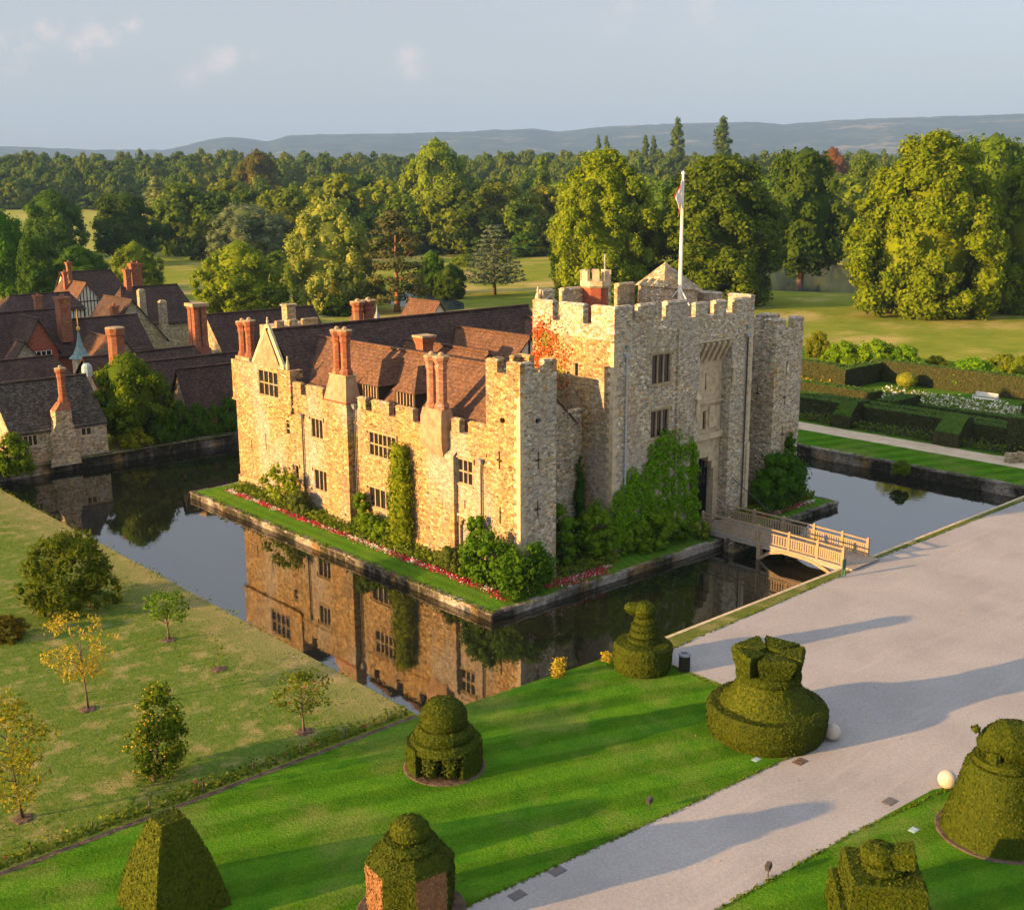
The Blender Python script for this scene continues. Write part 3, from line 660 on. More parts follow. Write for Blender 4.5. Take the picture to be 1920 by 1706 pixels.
merlons(mb, 'x', -.002, .42, [(0, 1.2), (2.05, 3.1)], zc, 13.68); merlons(mb, 'x', 2.6, 3.02, [(0, 1.0), (2.0, 3.1)], zc, 13.68)
mb.mat(GS); merlons(mb, 'y', 0, .42, [(.42, 1.05), (1.98, 2.6)], zc, 13.68); mb.mat(CS); merlons(mb, 'y', 2.68, 3.1, [(.42, 1.1), (1.95, 2.6)], zc, 13.68)
mb.frust(-.12, 3.1, -.12, 3.2, -.5, -.004, 3.024, -.004, 3.2, .5)
mb.build('corner_tower', None, castle)
for s_ in SW: slit(castle, 'x', 0, -1, *s_[:3])
for s_ in SF: slit(castle, 'y', 0, -1, *s_[:3])
slit(castle, 'x', 0, -1, 1.58, 9.9, 10.4); slit(castle, 'y', 0, -1, 1.47, 9.9, 10.4)
# --- right corner tower
mb = MB().mat(GS); X0, X1, Y0, Y1, zc = 26.6, 30.1, .8, 4.3, 13.25
SR = [(28.15, 9.9, 10.95, 0), (28.1, 7.6, 8.8, 1), (28.0, 4.6, 5.9, 1)]
mb.wall('y', Y0, -1, X0, X1, -.5, zc-.9, [h for s_ in SR for h in slit_holes(*s_)]); mb.wall('x', X0, -1, Y0, Y1, -.5, zc-.9, slit_holes(2.3, 7.9, 9.0)); mb.wall('x', X1, 1, Y0, Y1, -.5, zc-.9); mb.wall('y', Y1, 1, X0, X1, -.5, zc-.9)
ring(mb, X0, X1, Y0, Y1, zc-.9, zc, .45)
merlons(mb, 'x', X0, X0+.45, [(Y0, 1.9), (3.0, Y1)], zc, 14.1); merlons(mb, 'x', X1-.45, X1, [(Y0, 1.9), (3.0, Y1)], zc, 14.1)
merlons(mb, 'y', Y0, Y0+.45, [(X0+.45, 27.75), (28.75, X1-.45)], zc, 14.1); merlons(mb, 'y', Y1-.45, Y1, [(X0+.45, 27.75), (28.75, X1-.45)], zc, 14.1)
mb.build('corner_tower', None, castle)
for s_ in SR: slit(castle, 'y', Y0, -1, *s_[:3])
slit(castle, 'x', X0, -1, 2.3, 7.9, 9.0)
# --- recessed front curtains
mb = MB().mat(GS); mb.wall('y', 3.2, -1, 3.02, 8.5, -.4, 8.4, [(3.4, 3.95, 3.9, 5.7), (5.2, 6.2, 4.4, 6.0)]); 
mb.box(3.022, 8.498, 3.203, 3.6, 8.0, 8.75); merlons(mb, 'y', 3.2, 3.6, [(3.03, 3.9), (4.8, 6.2), (7.2, 8.45)], 8.752, 9.45);
mb.box(3.03, 8.49, 3.08, 3.198, 6.9, 7.02)
mb.build('curtain_wall', None, castle)
mb = MB().mat(GS); mb.wall('y', 3.2, -1, 23.2, 26.6, -.4, 8.4); mb.box(23.202, 26.598, 3.203, 3.6, 8.0, 8.75); merlons(mb, 'y', 3.2, 3.6, [(23.3, 24.1), (25, 26.5)], 8.752, 9.45); mb.build('curtain_wall', None, castle)
window(castle, 'y', 3.2, -1, 3.4, 3.95, 3.9, 5.7, 1, 1, hood=False); window(castle, 'y', 3.2, -1, 5.2, 6.2, 4.4, 6.0, 2, 1)
# --- gatehouse
X0, X1, Y0, Y1, zc, zf = 8.5, 23.2, .4, 8.0, 15.2, 14.3
mb = MB().mat(GS)
GW = [(12.2, 14.15, 11.0, 13.05, 3, 1), (12.2, 14.1, 7.35, 9.25, 3, 1)]
mb.mat(CS).wall('x', X0, -1, Y0, Y1, -.5, zf, [(3.55, 4.0, 11.6, 12.6)]); mb.mat(GS)
mb.wall('y', Y0, -1, X0, 16.6, -.5, zf, [w[:4] for w in GW]+[(11.2, 11.32, 3.3, 4.3)])
mb.wall('y', Y0, -1, 16.6, 21.3, -.5, zf, [(17.2, 20.75, -.5, 13.35)], dep=.8); mb.wall('y', Y0, -1, 21.3, X1, -.5, zf)
mb.wall('x', X1, 1, Y0, Y1, -.5, zf); mb.wall('y', Y1, 1, X0, X1, -.5, zf)
mb.mat('dressed stone').wall('y', 1.2, -1, 17.2, 20.75, -.5, 13.35, [(17.75, 20.2, -.5, 3.9), (18.0, 19.95, 3.9, 4.5), (18.4, 19.55, 4.5, 4.85), (18.72, 19.12, 6.9, 8.3), (18.88, 19.0, 9.75, 11.0), (18.85, 19.03, 9.85, 10.05)], dep=.6)
mb.mat(GS)
mb.box(14.75, 16.3, .25, Y0-.001, -.5, 14.6)          # pilaster of darker stone beside the gate bay
ring(mb, X0, X1, Y0, Y1, zf, zc, .5)
merlons(mb, 'x', X0, X0+.5, [(Y0, 2.44), (3.2, 5.35), (6.06, Y1)], zc, 16.35); merlons(mb, 'x', X1-.5, X1, [(Y0, 2.4), (3.3, 5.2), (6.1, Y1)], zc, 16.2)
merlons(mb, 'y', Y0, Y0+.5, [(X0+.5, 10.2), (10.95, 12.72), (13.67, 15.72)], zc, 16.35); merlons(mb, 'y', Y0, Y0+.5, [(16.75, 17.9), (18.8, 19.95), (20.85, X1-.5)], zc, 16.05)
merlons(mb, 'y', Y1-.5, Y1, [(X0+.5, 10.1), (11, 12.9), (13.8, 15.7), (16.6, 18.3), (19.2, 20.6), (21.4, X1-.5)], zc, 16.95)
mb.mat('dressed stone')
mb.box(17.0, 20.95, .33, Y0-.001, 13.36, 13.5)
mb.box(17.21, 20.74, .98, 1.199, 8.85, 9.0); mb.box(17.21, 20.74, .9, 1.199, 6.25, 6.7); mb.box(17.5, 18.5, 1.08, 1.199, 7.0, 8.6); mb.box(19.35, 20.45, 1.08, 1.199, 7.0, 8.6)
mb.box(X1-.28, X1+.08, Y0-.06, Y0+.4, -.4, 5.5)
mb.mat('dressed stone')
def quoins(mb, x, y, sx, sy, z0, z1, seed):
    rnd = random.Random(seed); z = z0; i = 0
    while z < z1-.3:
        h = rnd.uniform(.26, .4); a, b = (.52, .3) if i % 2 else (.3, .52); a *= rnd.uniform(.85, 1.15); b *= rnd.uniform(.85, 1.15); o_ = rnd.uniform(.008, .018)
        xs, ys = sorted((x-sx*o_, x+sx*a)), sorted((y-sy*o_, y+sy*b)); mb.box(*xs, *ys, z, z+h-.015); z += h; i += 1
quoins(mb, X0, Y0, 1, 1, .2, 14.2, 1); quoins(mb, X1, Y0, -1, 1, 5.6, 14.2, 2)
gate = mb.build('gatehouse', None, castle)
mb = MB(); quoins(mb, -.003, -.003, 1, 1, .6, 12.0, 3); mb.build('quoins', 'dressed stone', castle)
for w in GW: window(castle, 'y', Y0, -1, *w)
window(castle, 'y', 1.2, -1, 18.72, 19.12, 6.9, 8.3, 1, 1, hood=False, sill=False)
slit(castle, 'y', 1.2, -1, 18.94, 9.75, 11.0); slit(castle, 'y', Y0, -1, 11.26, 3.3, 4.3)
window(castle, 'x', X0, -1, 3.55, 4.0, 11.6, 12.6, 1, 1, hood=False, sill=False)
mb = MB()
for i in range(6):
    x = 17.35+i*.645; mb.beam((x, 1.18, 11.9), (x, .42, 13.3), .27, .3, (0, -1, .5)); mb.lathe(x, .62, [(.1, 12.7), (.17, 12.8), (.17, 13.0), (.1, 13.1)], 6)
mb.build('machicolation', 'dressed stone', castle)
mb = MB(); mb.box(17.4, 20.5, 1.82, 1.9, -.4, 4.9); gd = mb.build('gate_dark_back', 'dark opening', castle)  # near-black panel, darkness of the gate passage put into its colour
mb = MB()
for i in range(7): mb.box(17.95+i*.33, 18.0+i*.33, 1.6, 1.66, 2.6, 4.7)
for z in (2.9, 3.4, 3.9): mb.box(17.8, 20.1, 1.665, 1.7, z, z+.06)
mb.build('portcullis', 'iron', castle)
for x, z in ((17.0, 8.4), (20.95, 10.2)):
    mb = MB(); mb.frust(x-.28, x+.28, .12, Y0-.002, z+1.1, x-.03, x+.03, .3, Y0-.002, z+1.7); mb.box(x-.22, x+.22, .18, Y0-.002, z-.15, z); mb.lathe(x, .27, [(.13, z+.001), (.16, z+.35), (.12, z+.7), (.06, z+.78), (.09, z+.9), (.05, z+1.05)], 8); mb.build('statue_niche', 'dressed stone', castle)
for x, z in ((9.65, 13.1), (22.45, 13.35)):
    d = MB(); d.tube([(x, Y0-.12, .3), (x, Y0-.12, z)], .065, 6); h = d.build('drainpipe', 'iron' if x > 15 else 'pale leadwork', castle)
    d = MB(); d.frust(x-.1, x+.1, Y0-.22, Y0-.03, z, x-.3, x+.3, Y0-.3, Y0-.03, z+.3); d.build('rain_hopper', 'pale leadwork', h)
    d = MB(); d.box(x-.09, x+.09, Y0-.14, Y0-.01, z+.6, z+.85); d.build('lamp', 'verdigris copper', castle)
# stair cap and brick turret on the roof of the gatehouse
mb = MB().mat(GS); mb.box(18.1, 21.9, 4.6, 7.0, 14.35, 16.85); CT0 = 'cottage stone'
mb.mat(CT0); P4 = [(17.9, 4.4, 16.9), (22.4, 4.4, 16.4), (22.4, 7.2, 16.4), (17.9, 7.2, 16.9)]; ap = (19.5, 5.7, 18.55)
for i in range(4): mb.poly([P4[i], P4[(i+1) % 4], ap])
mb.poly(P4[::-1]); mb.build('stair_turret', None, castle)
mb = MB().mat('red brick'); tx, ty = 13.7, 7.1
mb.lathe(tx, ty, [(.95, 14.35), (.95, 17.0)], 8, math.pi/8); mb.mat('dressed stone').lathe(tx, ty, [(.98, 17.001), (1.16, 17.15), (1.16, 17.5), (1.0, 17.501)], 8, math.pi/8)
for i in range(8):
    a = math.pi/4*i; c_, s_ = math.cos(a), math.sin(a); mb.obox((tx+c_*.95, ty+s_*.95, 17.85), (c_*.13, s_*.13, 0), (-s_*.24, c_*.24, 0), (0, 0, .35))
tu = mb.build('brick_turret', None, castle)
mb = MB(); mb.tube([(tx+.5, ty-.4, 17.5), (tx+.5, ty-.4, 19.3)], .04, 5); mb.build('vane_pole', 'pale leadwork', tu)
mb = MB(); mb.lathe(8.75, 7.75, [(.2, 16.5), (.14, 16.8), (.06, 16.9), (.09, 17.05), (.03, 17.3)], 8); mb.build('finial', 'dressed stone', castle)
# --- roofs
mb = MB(); gable_roof(mb, .55, 8.0, 3.2, 29.0, 8.75, 12.45, 'y', .1, seed=3, ends=(0, 0)); mb.build('roof', 'clay tile', castle)
mb = MB(); mb.poly([(.5, 3.28, 8), (8.0, 3.28, 8), (8.0, 3.28, 8.6), (4.27, 3.28, 12.3), (.5, 3.28, 8.6)]); mb.poly([(.5, 3.1, 8.7), (8.45, 3.1, 8.7), (8.45, 4.0, 8.7), (.5, 4.0, 8.7)]); mb.build('gable', GS, castle)
mb = MB(); gable_roof(mb, .4, 27.5, 24.4, 33.6, 8.6, 13.2, 'x', .1, seed=4, ends=(0, 0)); mb.build('roof', 'shaded clay tile', castle)
mb = MB(); gable_roof(mb, 14.6, 21.4, 18.6, 28.6, 8.9, 12.1, 'y', .2, seed=5, ends=(1, 0)); mb.build('roof', 'clay tile', castle)
mb = MB(); gable_roof(mb, 10.0, 14.2, 16.9, 27.6, 9.7, 11.6, 'y', .2, seed=6, ends=(1, 0)); mb.build('roof', 'clay tile', castle)
mb = MB(); gable_roof(mb, 22.6, 30.2, 4.4, 33.0, 8.6, 12.3, 'y', .05, seed=7, ends=(0, 0)); mb.build('roof', 'clay tile', castle)
mb = MB().mat('cream plaster'); 
for x0, x1, y, ze, zr in ((14.7, 21.3, 18.6, 8.9, 12.0), (10.1, 14.1, 16.9, 9.7, 11.5)):
    mb.mat('cream plaster').wall('y', y, -1, x0, x1, 0, ze); mb.poly([(x0, y, ze), (x1, y, ze), ((x0+x1)/2, y, zr)]); mb.mat('black timber')
    for i in range(7): x = x0+(x1-x0)*(i+.5)/7; mb.box(x-.09, x+.09, y-.06, y-.002, 7, ze+max(0, (zr-ze)*(1-abs(2*(i+.5)/7-1))-.1))
    mb.mat('cream plaster').wall('x', x0, -1, y, 27, 0, ze)
mb.mat(CS).wall('x', 7.9, 1, 3.6, 25, 0, 8.7); mb.wall('y', 24.6, -1, 0.5, 27, 0, 8.6); mb.wall('x', 22.8, -1, 8, 25, 0, 8.6); mb.wall('x', 30.1, 1, 4.3, 34.4, -.4, 8.6)
mb.mat('leadwork').poly([(.45, 3, 8.55), (.7, 3, 8.55), (.7, 29, 8.55), (.45, 29, 8.55)])
mb.mat('sandy path').poly([(7.9, 8, .05), (22.8, 8, .05), (22.8, 24.6, .05), (7.9, 24.6, .05)])
mb.build('courtyard_wall', None, castle)
for y0, y1 in ((11.4, 13.6), (15.6, 17.7)):
    ym = (y0+y1)/2; mb = MB().mat('black timber'); mb.wall('x', .85, -1, y0, y1, 8.5, 10.45, [(y0+.2, y1-.2, 9.15, 10.3)], .2); mb.wall('y', y0, -1, .85, 3.2, 8.5, 10.45); mb.wall('y', y1, 1, .85, 3.2, 8.5, 10.45)
    mb.mat('clay tile'); q = .2; E = [(.85-q, y0-q, 10.4), (.85-q, y1+q, 10.4), (3.3, y1+q, 10.4), (3.3, y0-q, 10.4)]; ra, rb = (2.0, ym, 12.05), (3.9, ym, 12.05)
    mb.poly([E[0], E[1], ra]); mb.poly([E[1], E[2], rb, ra]); mb.poly([E[3], E[0], ra, rb]); mb.poly(E[::-1])
    d = mb.build('dormer', None, castle)
    g = MB().mat('oak timber'); n_ = 5
    for i in range(n_+1): y = y0+.22+(y1-y0-.44)*i/n_; g.box(.83, .95, y-.05, y+.05, 9.15, 10.3)
    g.mat('window glass').box(1.0, 1.02, y0+.2, y1-.2, 9.15, 10.15); g.build('dormer_window', None, d)
mb = MB().mat('brick'); mb.box(9.7, 10.7, 21.9, 22.8, 9, 11.7); mb.frust(9.7, 10.7, 21.9, 22.8, 11.7, 9.5, 10.9, 21.7, 23.0, 12.4); mb.mat('mullion stone').box(9.48, 10.92, 21.68, 23.02, 12.4, 12.55); mb.build('chimney', None, castle)
st = MB(); st.box(12.3, 14.9, 34.9, 36.2, 0, 10.6); st = st.build('chimney_base', 'brick', castle)
chimney_shaft(st, 13.0, 35.5, 10.6, 14.1, .5); chimney_shaft(st, 14.15, 35.5, 10.6, 14.15, .5)
for s_ in ((17.9, 18.1),): 
    mb = MB(); mb.beam((14.45, 27.2, 9.3), (17.5, 27.9, 11.9), .25, .12); mb.build('valley_gutter', 'pale leadwork', castle)
# --- flagpole and flag
fp = thing('flagpole', 'tall white flagpole braced on the roof of the gatehouse', 'flagpole', (19.55, 4.3, 14.4))
mb = MB(); mb.lathe(19.55, 4.3, [(.17, 14.4), (.16, 16), (.09, 24.7), (.13, 24.72), (.13, 24.85), (.02, 24.95)], 10); mb.build('pole', 'white paint', fp)
for a in (.4, 2.5, 4.6):
    mb = MB(); mb.tube([(19.55+1.0*math.cos(a), 4.3+1.0*math.sin(a), 15.6), (19.55, 4.3, 16.8)], .05, 6); mb.build('strut', 'white paint', fp)
fl = MB(); rnd = random.Random(4); base = Vector((19.55, 4.3, 0)); dv = Vector((-.62, .1, 0)); rows = []
for j in range(9):
    z = 24.5-j*.19; row = []
    for i in range(6):
        t = i/5; row.append(fl.v(19.55+.1+dv.x*t*(1.0-.04*j)-.2*t, 4.3+.22*math.sin(i*1.7+j*.5)*t, z-.9*t*t-.35*t))
    rows.append(row)
for j in range(8):
    for i in range(5):
        fl.mat('flag red' if (j < 1 and i > 2) or (j == 5 and i > 3) else 'flag gold' if j > 5 and i > 2 else 'flag white'); fl.f(rows[j][i], rows[j+1][i], rows[j+1][i+1], rows[j][i+1])
fo = one('flag', fl, None, 'red, white and gold flag hanging limp from the white pole', 'flag', (19.55, 4.3, 24))
fo.modifiers.new('thick', 'SOLIDIFY').thickness = .015
# ------------------------------------------------------------------ the setting: ground, moat, island, paths, lawns
MOAT = [(-15.45, -10.3), (0.3, -11.45), (45.7, -11.45), (45.7, 52.3), (-15.45, 52.3)]
ISL = (-3.75, 32.6, -1.6, 36.2)
def isl_z(x, y): return -.42+.42*min(1, max(0, min(x-ISL[0], ISL[1]-x, y-ISL[2], ISL[3]-y))/1.9)
def inside(poly, x, y):
    r_ = False; n = len(poly)
    for i in range(n):
        (x1, y1), (x2, y2) = poly[i], poly[(i+1) % n]
        if (y1 > y) != (y2 > y) and x < (x2-x1)*(y-y1)/(y2-y1)+x1: r_ = not r_
    return r_
def build_ground():
    pts = [Vector(p) for p in MOAT]; edges = [(i, (i+1) % len(MOAT)) for i in range(len(MOAT))]
    rr = [15, 40, 65, 90, 120, 150, 190, 230, 270, 310]+list(range(340, 1400, 34))+list(range(1400, 3300, 150))+list(range(3400, 9200, 700))
    for r_ in rr:
        n = 80 if r_ < 330 else 144
        for i in range(n):
            a = 2*math.pi*i/n+r_*.01; x, y = CAM[0]+r_*math.cos(a), CAM[1]+r_*math.sin(a)
            if not (-18 < x < 48 and -14 < y < 55): pts.append(Vector((x, y)))
    vs, es, fs, *_ = mgeo.delaunay_2d_cdt(pts, edges, [], 0, 1e-4)
    F = [f for f in fs if not inside(MOAT, sum(vs[i].x for i in f)/3, sum(vs[i].y for i in f)/3)]
    V = [(v.x, v.y, ground_z(v.x, v.y)) for v in vs]
    mi = [1 if math.hypot(sum(V[i][0] for i in f)/3-CAM[0], sum(V[i][1] for i in f)/3-CAM[1]) > 420 else 0 for f in F]
    me = raw_mesh('ground', V, [tuple(f) for f in F], ['park grass', 'countryside'], mi, [True]*len(F))
    o = bpy.data.objects.new('ground', me); COL.objects.link(o); tag(o, kind='structure')
build_ground()
def sheet(name, poly, z, mat):
    tris = mgeo.tessellate_polygon([[Vector((x, y, 0)) for x, y in poly]])
    me = raw_mesh(name, [(x, y, z) for x, y in poly], [tuple(t) for t in tris], [mat])
    o = bpy.data.objects.new(name, me); COL.objects.link(o)
    n = me.polygons[0].normal.z
    if n < 0: me.flip_normals()
    return tag(o, kind='structure')
def wob_edge(a, b, n, amp, seed):
    rnd = random.Random(seed); return [(a[0]+(b[0]-a[0])*i/n+rnd.uniform(-amp, amp)*(0 < i < n), a[1]+(b[1]-a[1])*i/n+rnd.uniform(-amp, amp)*(0 < i < n)) for i in range(n+1)]
mb = MB(); n_ = 24
mb.poly([(x, y, -.9) for x, y in ((-15.5, -12), (45.8, -12), (45.8, 52.4), (-15.5, 52.4))]); wat = mb.build('moat_water', 'moat water'); tag(wat, kind='structure')
sheet('forecourt', [(-120, -90), (130, -90), (130, -11.46), (.3, -11.46), (-2.3, -11.3), (-2.3, -60 + 40), (-120, -20)], .004, 'gravel')
sheet('lawn', [(-120, -9.95), (-15.5, -9.95), (-15.46, -10.31), (-2.3, -11.27), (-2.3, -13.6)]+wob_edge((-2.5, -16), (-3.0, -23.2), 6, .05, 2)+[(-3.6, -23.9), (-5.1, -23.95), (-12.2, -23.5), (-23.5, -22.6), (-60, -21.5), (-120, -20)], .014, 'mown lawn')
sheet('lawn', [(-120, -90), (-120, -25.5), (-60, -26.6), (-25, -28.0), (-17, -28.5), (-9.35, -29.0), (-4.2, -29.4), (-3.1, -29.9), (-2.4, -31.5), (-2.6, -40), (-4, -90)], .014, 'mown lawn')
sheet('orchard_lawn', [(-150, -9.4), (-15.5, -9.4), (-15.46, 52), (-40, 54), (-150, 60)], .008, 'orchard grass')
sheet('soil_border', [(-120, -10.0), (-15.6, -10.0), (-15.6, -9.72), (-120, -9.72)], .018, 'soil')
sheet('verge', wob_edge((-2.28, -11.28), (17.2, -11.46), 8, 0, 1)+wob_edge((17.2, -12.2), (-2.28, -12.75), 22, .1, 5), .010, 'bank grass')
sheet('verge', wob_edge((20.6, -11.46), (45.6, -11.46), 8, 0, 1)+wob_edge((45.6, -12.05), (20.6, -11.95), 22, .09, 6), .010, 'bank grass')
sheet('lawn', [(45.72, -11.4), (52.1, -11.4), (52.3, 40), (45.72, 52)], .010, 'mown lawn')
sheet('garden_path', wob_edge((52.0, -30), (52.2, 40), 60, .06, 3)+wob_edge((55.2, 40), (55.4, -30), 60, .12, 4), .012, 'sandy path')
sheet('garden_ground', [(55.3, -30), (110, -30), (104, 60), (55.3, 60)], .008, 'island lawn')
sheet('lake', [(172, 60), (187, 93), (178, 112), (215, 138), (247, 160), (268, 150), (262, 128), (240, 100), (225, 70)], .012, 'lake water')
sheet('lake', [(90, 128), (96, 140), (99, 158), (112, 172), (120, 160), (110, 138), (102, 128)], .012, 'lake water')
# island
x0, x1, y0, y1 = ISL
V = [(x0+.1, y0+.1, -.42), (x1-.1, y0+.1, -.42), (x1-.1, y1-.1, -.42), (x0+.1, y1-.1, -.42), (x0+1.9, y0+1.9, 0), (x1-1.9, y0+1.9, 0), (x1-1.9, y1-1.9, 0), (x0+1.9, y1-1.9, 0)]
o = bpy.data.objects.new('island_lawn', raw_mesh('island_lawn', V, [(0, 1, 5, 4), (1, 2, 6, 5), (2, 3, 7, 6), (3, 0, 4, 7), (4, 5, 6, 7)], ['island lawn'])); COL.objects.link(o); tag(o, kind='structure')
sheet('flower_bed_soil', [(-1.95, -.1), (30.6, -.1), (30.6, 3.3), (-.0, 3.3), (-.0, 33.6), (-1.95, 33.6)], .012, 'soil')
def wall_ring(name, poly, z0, z1, w, out, mat, label, coping=None):
    """retaining wall following a closed outline; w = thickness, out = which side is the outside"""
    mb = MB(); rnd = random.Random(len(name)); n = len(poly); mb.mat(mat)
    for i in range(n):
        a, b = Vector((*poly[i], 0)), Vector((*poly[(i+1) % n], 0)); d = (b-a).normalized(); nn_ = Vector((d.y, -d.x, 0))*out; L = (b-a).length; k = max(1, int(L/.8))
        for j in range(k):
            p, q = a+d*(L*j/k), a+d*(L*(j+1)/k)
            hz = z1+rnd.uniform(-.03, .04); o_ = rnd.uniform(0, .05)
            c = (p+q)/2-nn_*(w/2-o_); mb.obox((c.x, c.y, hz-.07), d*(L/k/2-.006), nn_*w/2, (0, 0, .07))
        mb.mat('wet stone'); c = (a+b)/2-nn_*(w/2-.0); mb.obox((c.x, c.y, (z0+z1-.12)/2), d*(L/2), nn_*(w/2-.04), (0, 0, (z1-.12-z0)/2)); mb.mat(mat)
    return one(name, mb, None, label, 'wall', (*poly[0], 0))
wall_ring('island_wall', [(x0, y0), (x1, y0), (x1, y1), (x0, y1)], -1.6, -.38, .38, 1, 'moat stone', 'low rough stone retaining wall edging the castle island above the water')
wall_ring('moat_wall', [(45.7, -11.6), (45.7, 52.5), (-15.7, 52.5)][::1]+[(-15.7, 53.0), (46.2, 53.0), (46.2, -11.6)], -1.6, .1, .35, -1, 'moat stone', 'long stone retaining wall along the outer banks of the moat')
mb = MB().mat('moat stone'); mb.beam((-15.47, -10.3, -.75), (.3, -11.47, -.75), .1, 1.4); mb.beam((.3, -11.47, -.75), (45.7, -11.47, -.75), .1, 1.4); mb.beam((-15.47, -10.3, -.75), (-15.47, 52.3, -.75), .1, 1.4)
mb.mat('dressed stone'); mb.box(-2.3, 17.3, -11.62, -11.40, -.1, .03); mb.box(20.5, 45.6, -11.62, -11.40, -.1, .03)
one('bank_edging', mb, None, 'thin stone edging along the near banks of the moat', 'edging', (0, -11.4, 0))
# tufts on the island wall and along the banks
def tuft_strip(name, pts, size, mat, kindlabel, n_per=12, spread=.15, h=.12, seed=1, jit=.6):
    rng = np.random.default_rng(seed); P = np.repeat(np.array(pts), n_per, 0); P = P+rng.normal(size=P.shape)*np.array([spread, spread, 0]); P[:, 2] += rng.random(len(P))*h
    V, F = leaf_quads(P, np.tile([0, 0, .5], (len(P), 1)), size, rng, jit); me = raw_mesh(name, V, F, [mat])
    o = bpy.data.objects.new(name, me); COL.objects.link(o); return tag(o, kindlabel, 'plants', kind='stuff')
rnd = random.Random(8)
tuft_strip('wall_plants', [(-3.75+rnd.uniform(-.15, .15), y, -.36) for y in np.arange(-1.5, 35, .55) if rnd.random() < .7]+[(x, -1.8, -.36) for x in np.arange(-4, 31, 1.5) if rnd.random() < .3], .1, 'green leaves', 'small green plants growing on the island wall', 9, .12, .12)
tuft_strip('bank_plants', [(-15.45+rnd.uniform(-.15, .1), y, .0) for y in np.arange(-9, 51, .35) if rnd.random() < .6]+[(x, -11.3+max(0, (0.3-x))*.07, .05) for x in np.arange(-15, -2, .6) if rnd.random() < .3]+[(x, 52.6, .1) for x in np.arange(-14, 12, .35) if rnd.random() < .6]+[(45.9, y, .1) for y in np.arange(-10, 20, .5) if rnd.random() < .5], .075, 'green leaves', 'ragged grass and weeds along the outer moat banks', 6, .22, .06, 3)
ed = []
for a, b in (((-3.6, -23.9), (-5.1, -23.95)), ((-5.1, -23.95), (-12.2, -23.5)), ((-12.2, -23.5), (-23.5, -22.6)), ((-2.5, -14), (-3.0, -23.2)), ((-3.1, -29.9), (-9.35, -29.0)), ((-9.35, -29.0), (-25, -28.0)), ((-2.4, -31.5), (-3.1, -29.9)), ((45.6, -12.05), (20.6, -11.95)), ((17.2, -12.2), (-2.28, -12.75))):
    L = math.hypot(b[0]-a[0], b[1]-a[1])
    for i in range(int(L/.09)): t = rnd.random(); ed.append((a[0]+(b[0]-a[0])*t, a[1]+(b[1]-a[1])*t, .0))
tuft_strip('lawn_edge_grass', ed, .05, 'green leaves', 'uneven grass blades along the edges of the lawns and gravel', 5, .05, .05, 9)
lv = [(rnd.uniform(-15, 40), rnd.uniform(-28, -13), .006) for _ in range(170)]
tuft_strip('fallen_leaves', lv, .055, 'yellow leaves', 'a few dry leaves scattered over gravel and lawn', 1, .02, .008, 10, .25)
# flower ribbons
def ribbon(name, pts, mats, label, seed, wid=.16):
    rng = np.random.default_rng(seed); Vs = []; M = []
    for x, y in pts:
        n = 34; c = 0 if math.sin(x*1.7+y*1.1+math.sin(y*.7)*2) > -.35 or rng.random() < .35 else 1
        P = np.array([x, y, isl_z(x, y)+.03])+rng.normal(size=(n, 3))*np.array([wid, wid, .02]); P[:, 2] += rng.random(n)*.22
        V, F = leaf_quads(P, np.tile([0, 0, 1.], (n, 1)), .065, rng, .8); Vs.append(V)
        M += list(np.where(rng.random(n) < .12, 2, np.where(rng.random(n) < .15, 1-c, c)))
    V = np.concatenate(Vs); me = raw_mesh(name, V, np.arange(len(V)).reshape(-1, 4), mats, M); o = bpy.data.objects.new(name, me); COL.objects.link(o)
    return tag(o, label, 'flowers', kind='stuff')
rp = [(-2.05+rnd.uniform(-.05, .05), y) for y in np.arange(-.4, 33.0, .3)]+[(x, -.75+rnd.uniform(-.05, .05)) for x in np.arange(-2.05, 7.2, .3)]+[(x, -.7+rnd.uniform(-.05, .05)) for x in np.arange(23.5, 30.2, .3)]
ribbon('bedding_flowers', rp, ['red petals', 'white petals', 'green leaves'], 'ribbon of red and pink bedding flowers edging the island lawn', 5)
ribbon('bedding_flowers', [(x, -.95+rnd.uniform(-.22, .22)) for x in np.arange(2.4, 6.4, .16)], ['red petals', 'white petals', 'green leaves'], 'wide patch of dark red flowers in front of the near corner tower', 6, .3)
rng = np.random.default_rng(12); P = np.concatenate([np.stack([rng.uniform(-1.85, -.15, 5200), rng.uniform(.5, 33.5, 5200), rng.random(5200)**1.5*.55], 1), np.stack([rng.uniform(3, 8.3, 1500), rng.uniform(-.9, 3, 1500), rng.random(1500)*.5], 1), np.stack([rng.uniform(21, 31, 2200), rng.uniform(-.6, .7, 2200), rng.random(2200)*.5], 1)])
V, F = leaf_quads(P, np.tile([-.4, -.3, .6], (len(P), 1)), .12, rng, .7); o = bpy.data.objects.new('border_plants', raw_mesh('border_plants', V, F, ['green leaves'])); COL.objects.link(o); tag(o, 'low leafy border plants between the red flowers and castle walls', 'plants', kind='stuff')
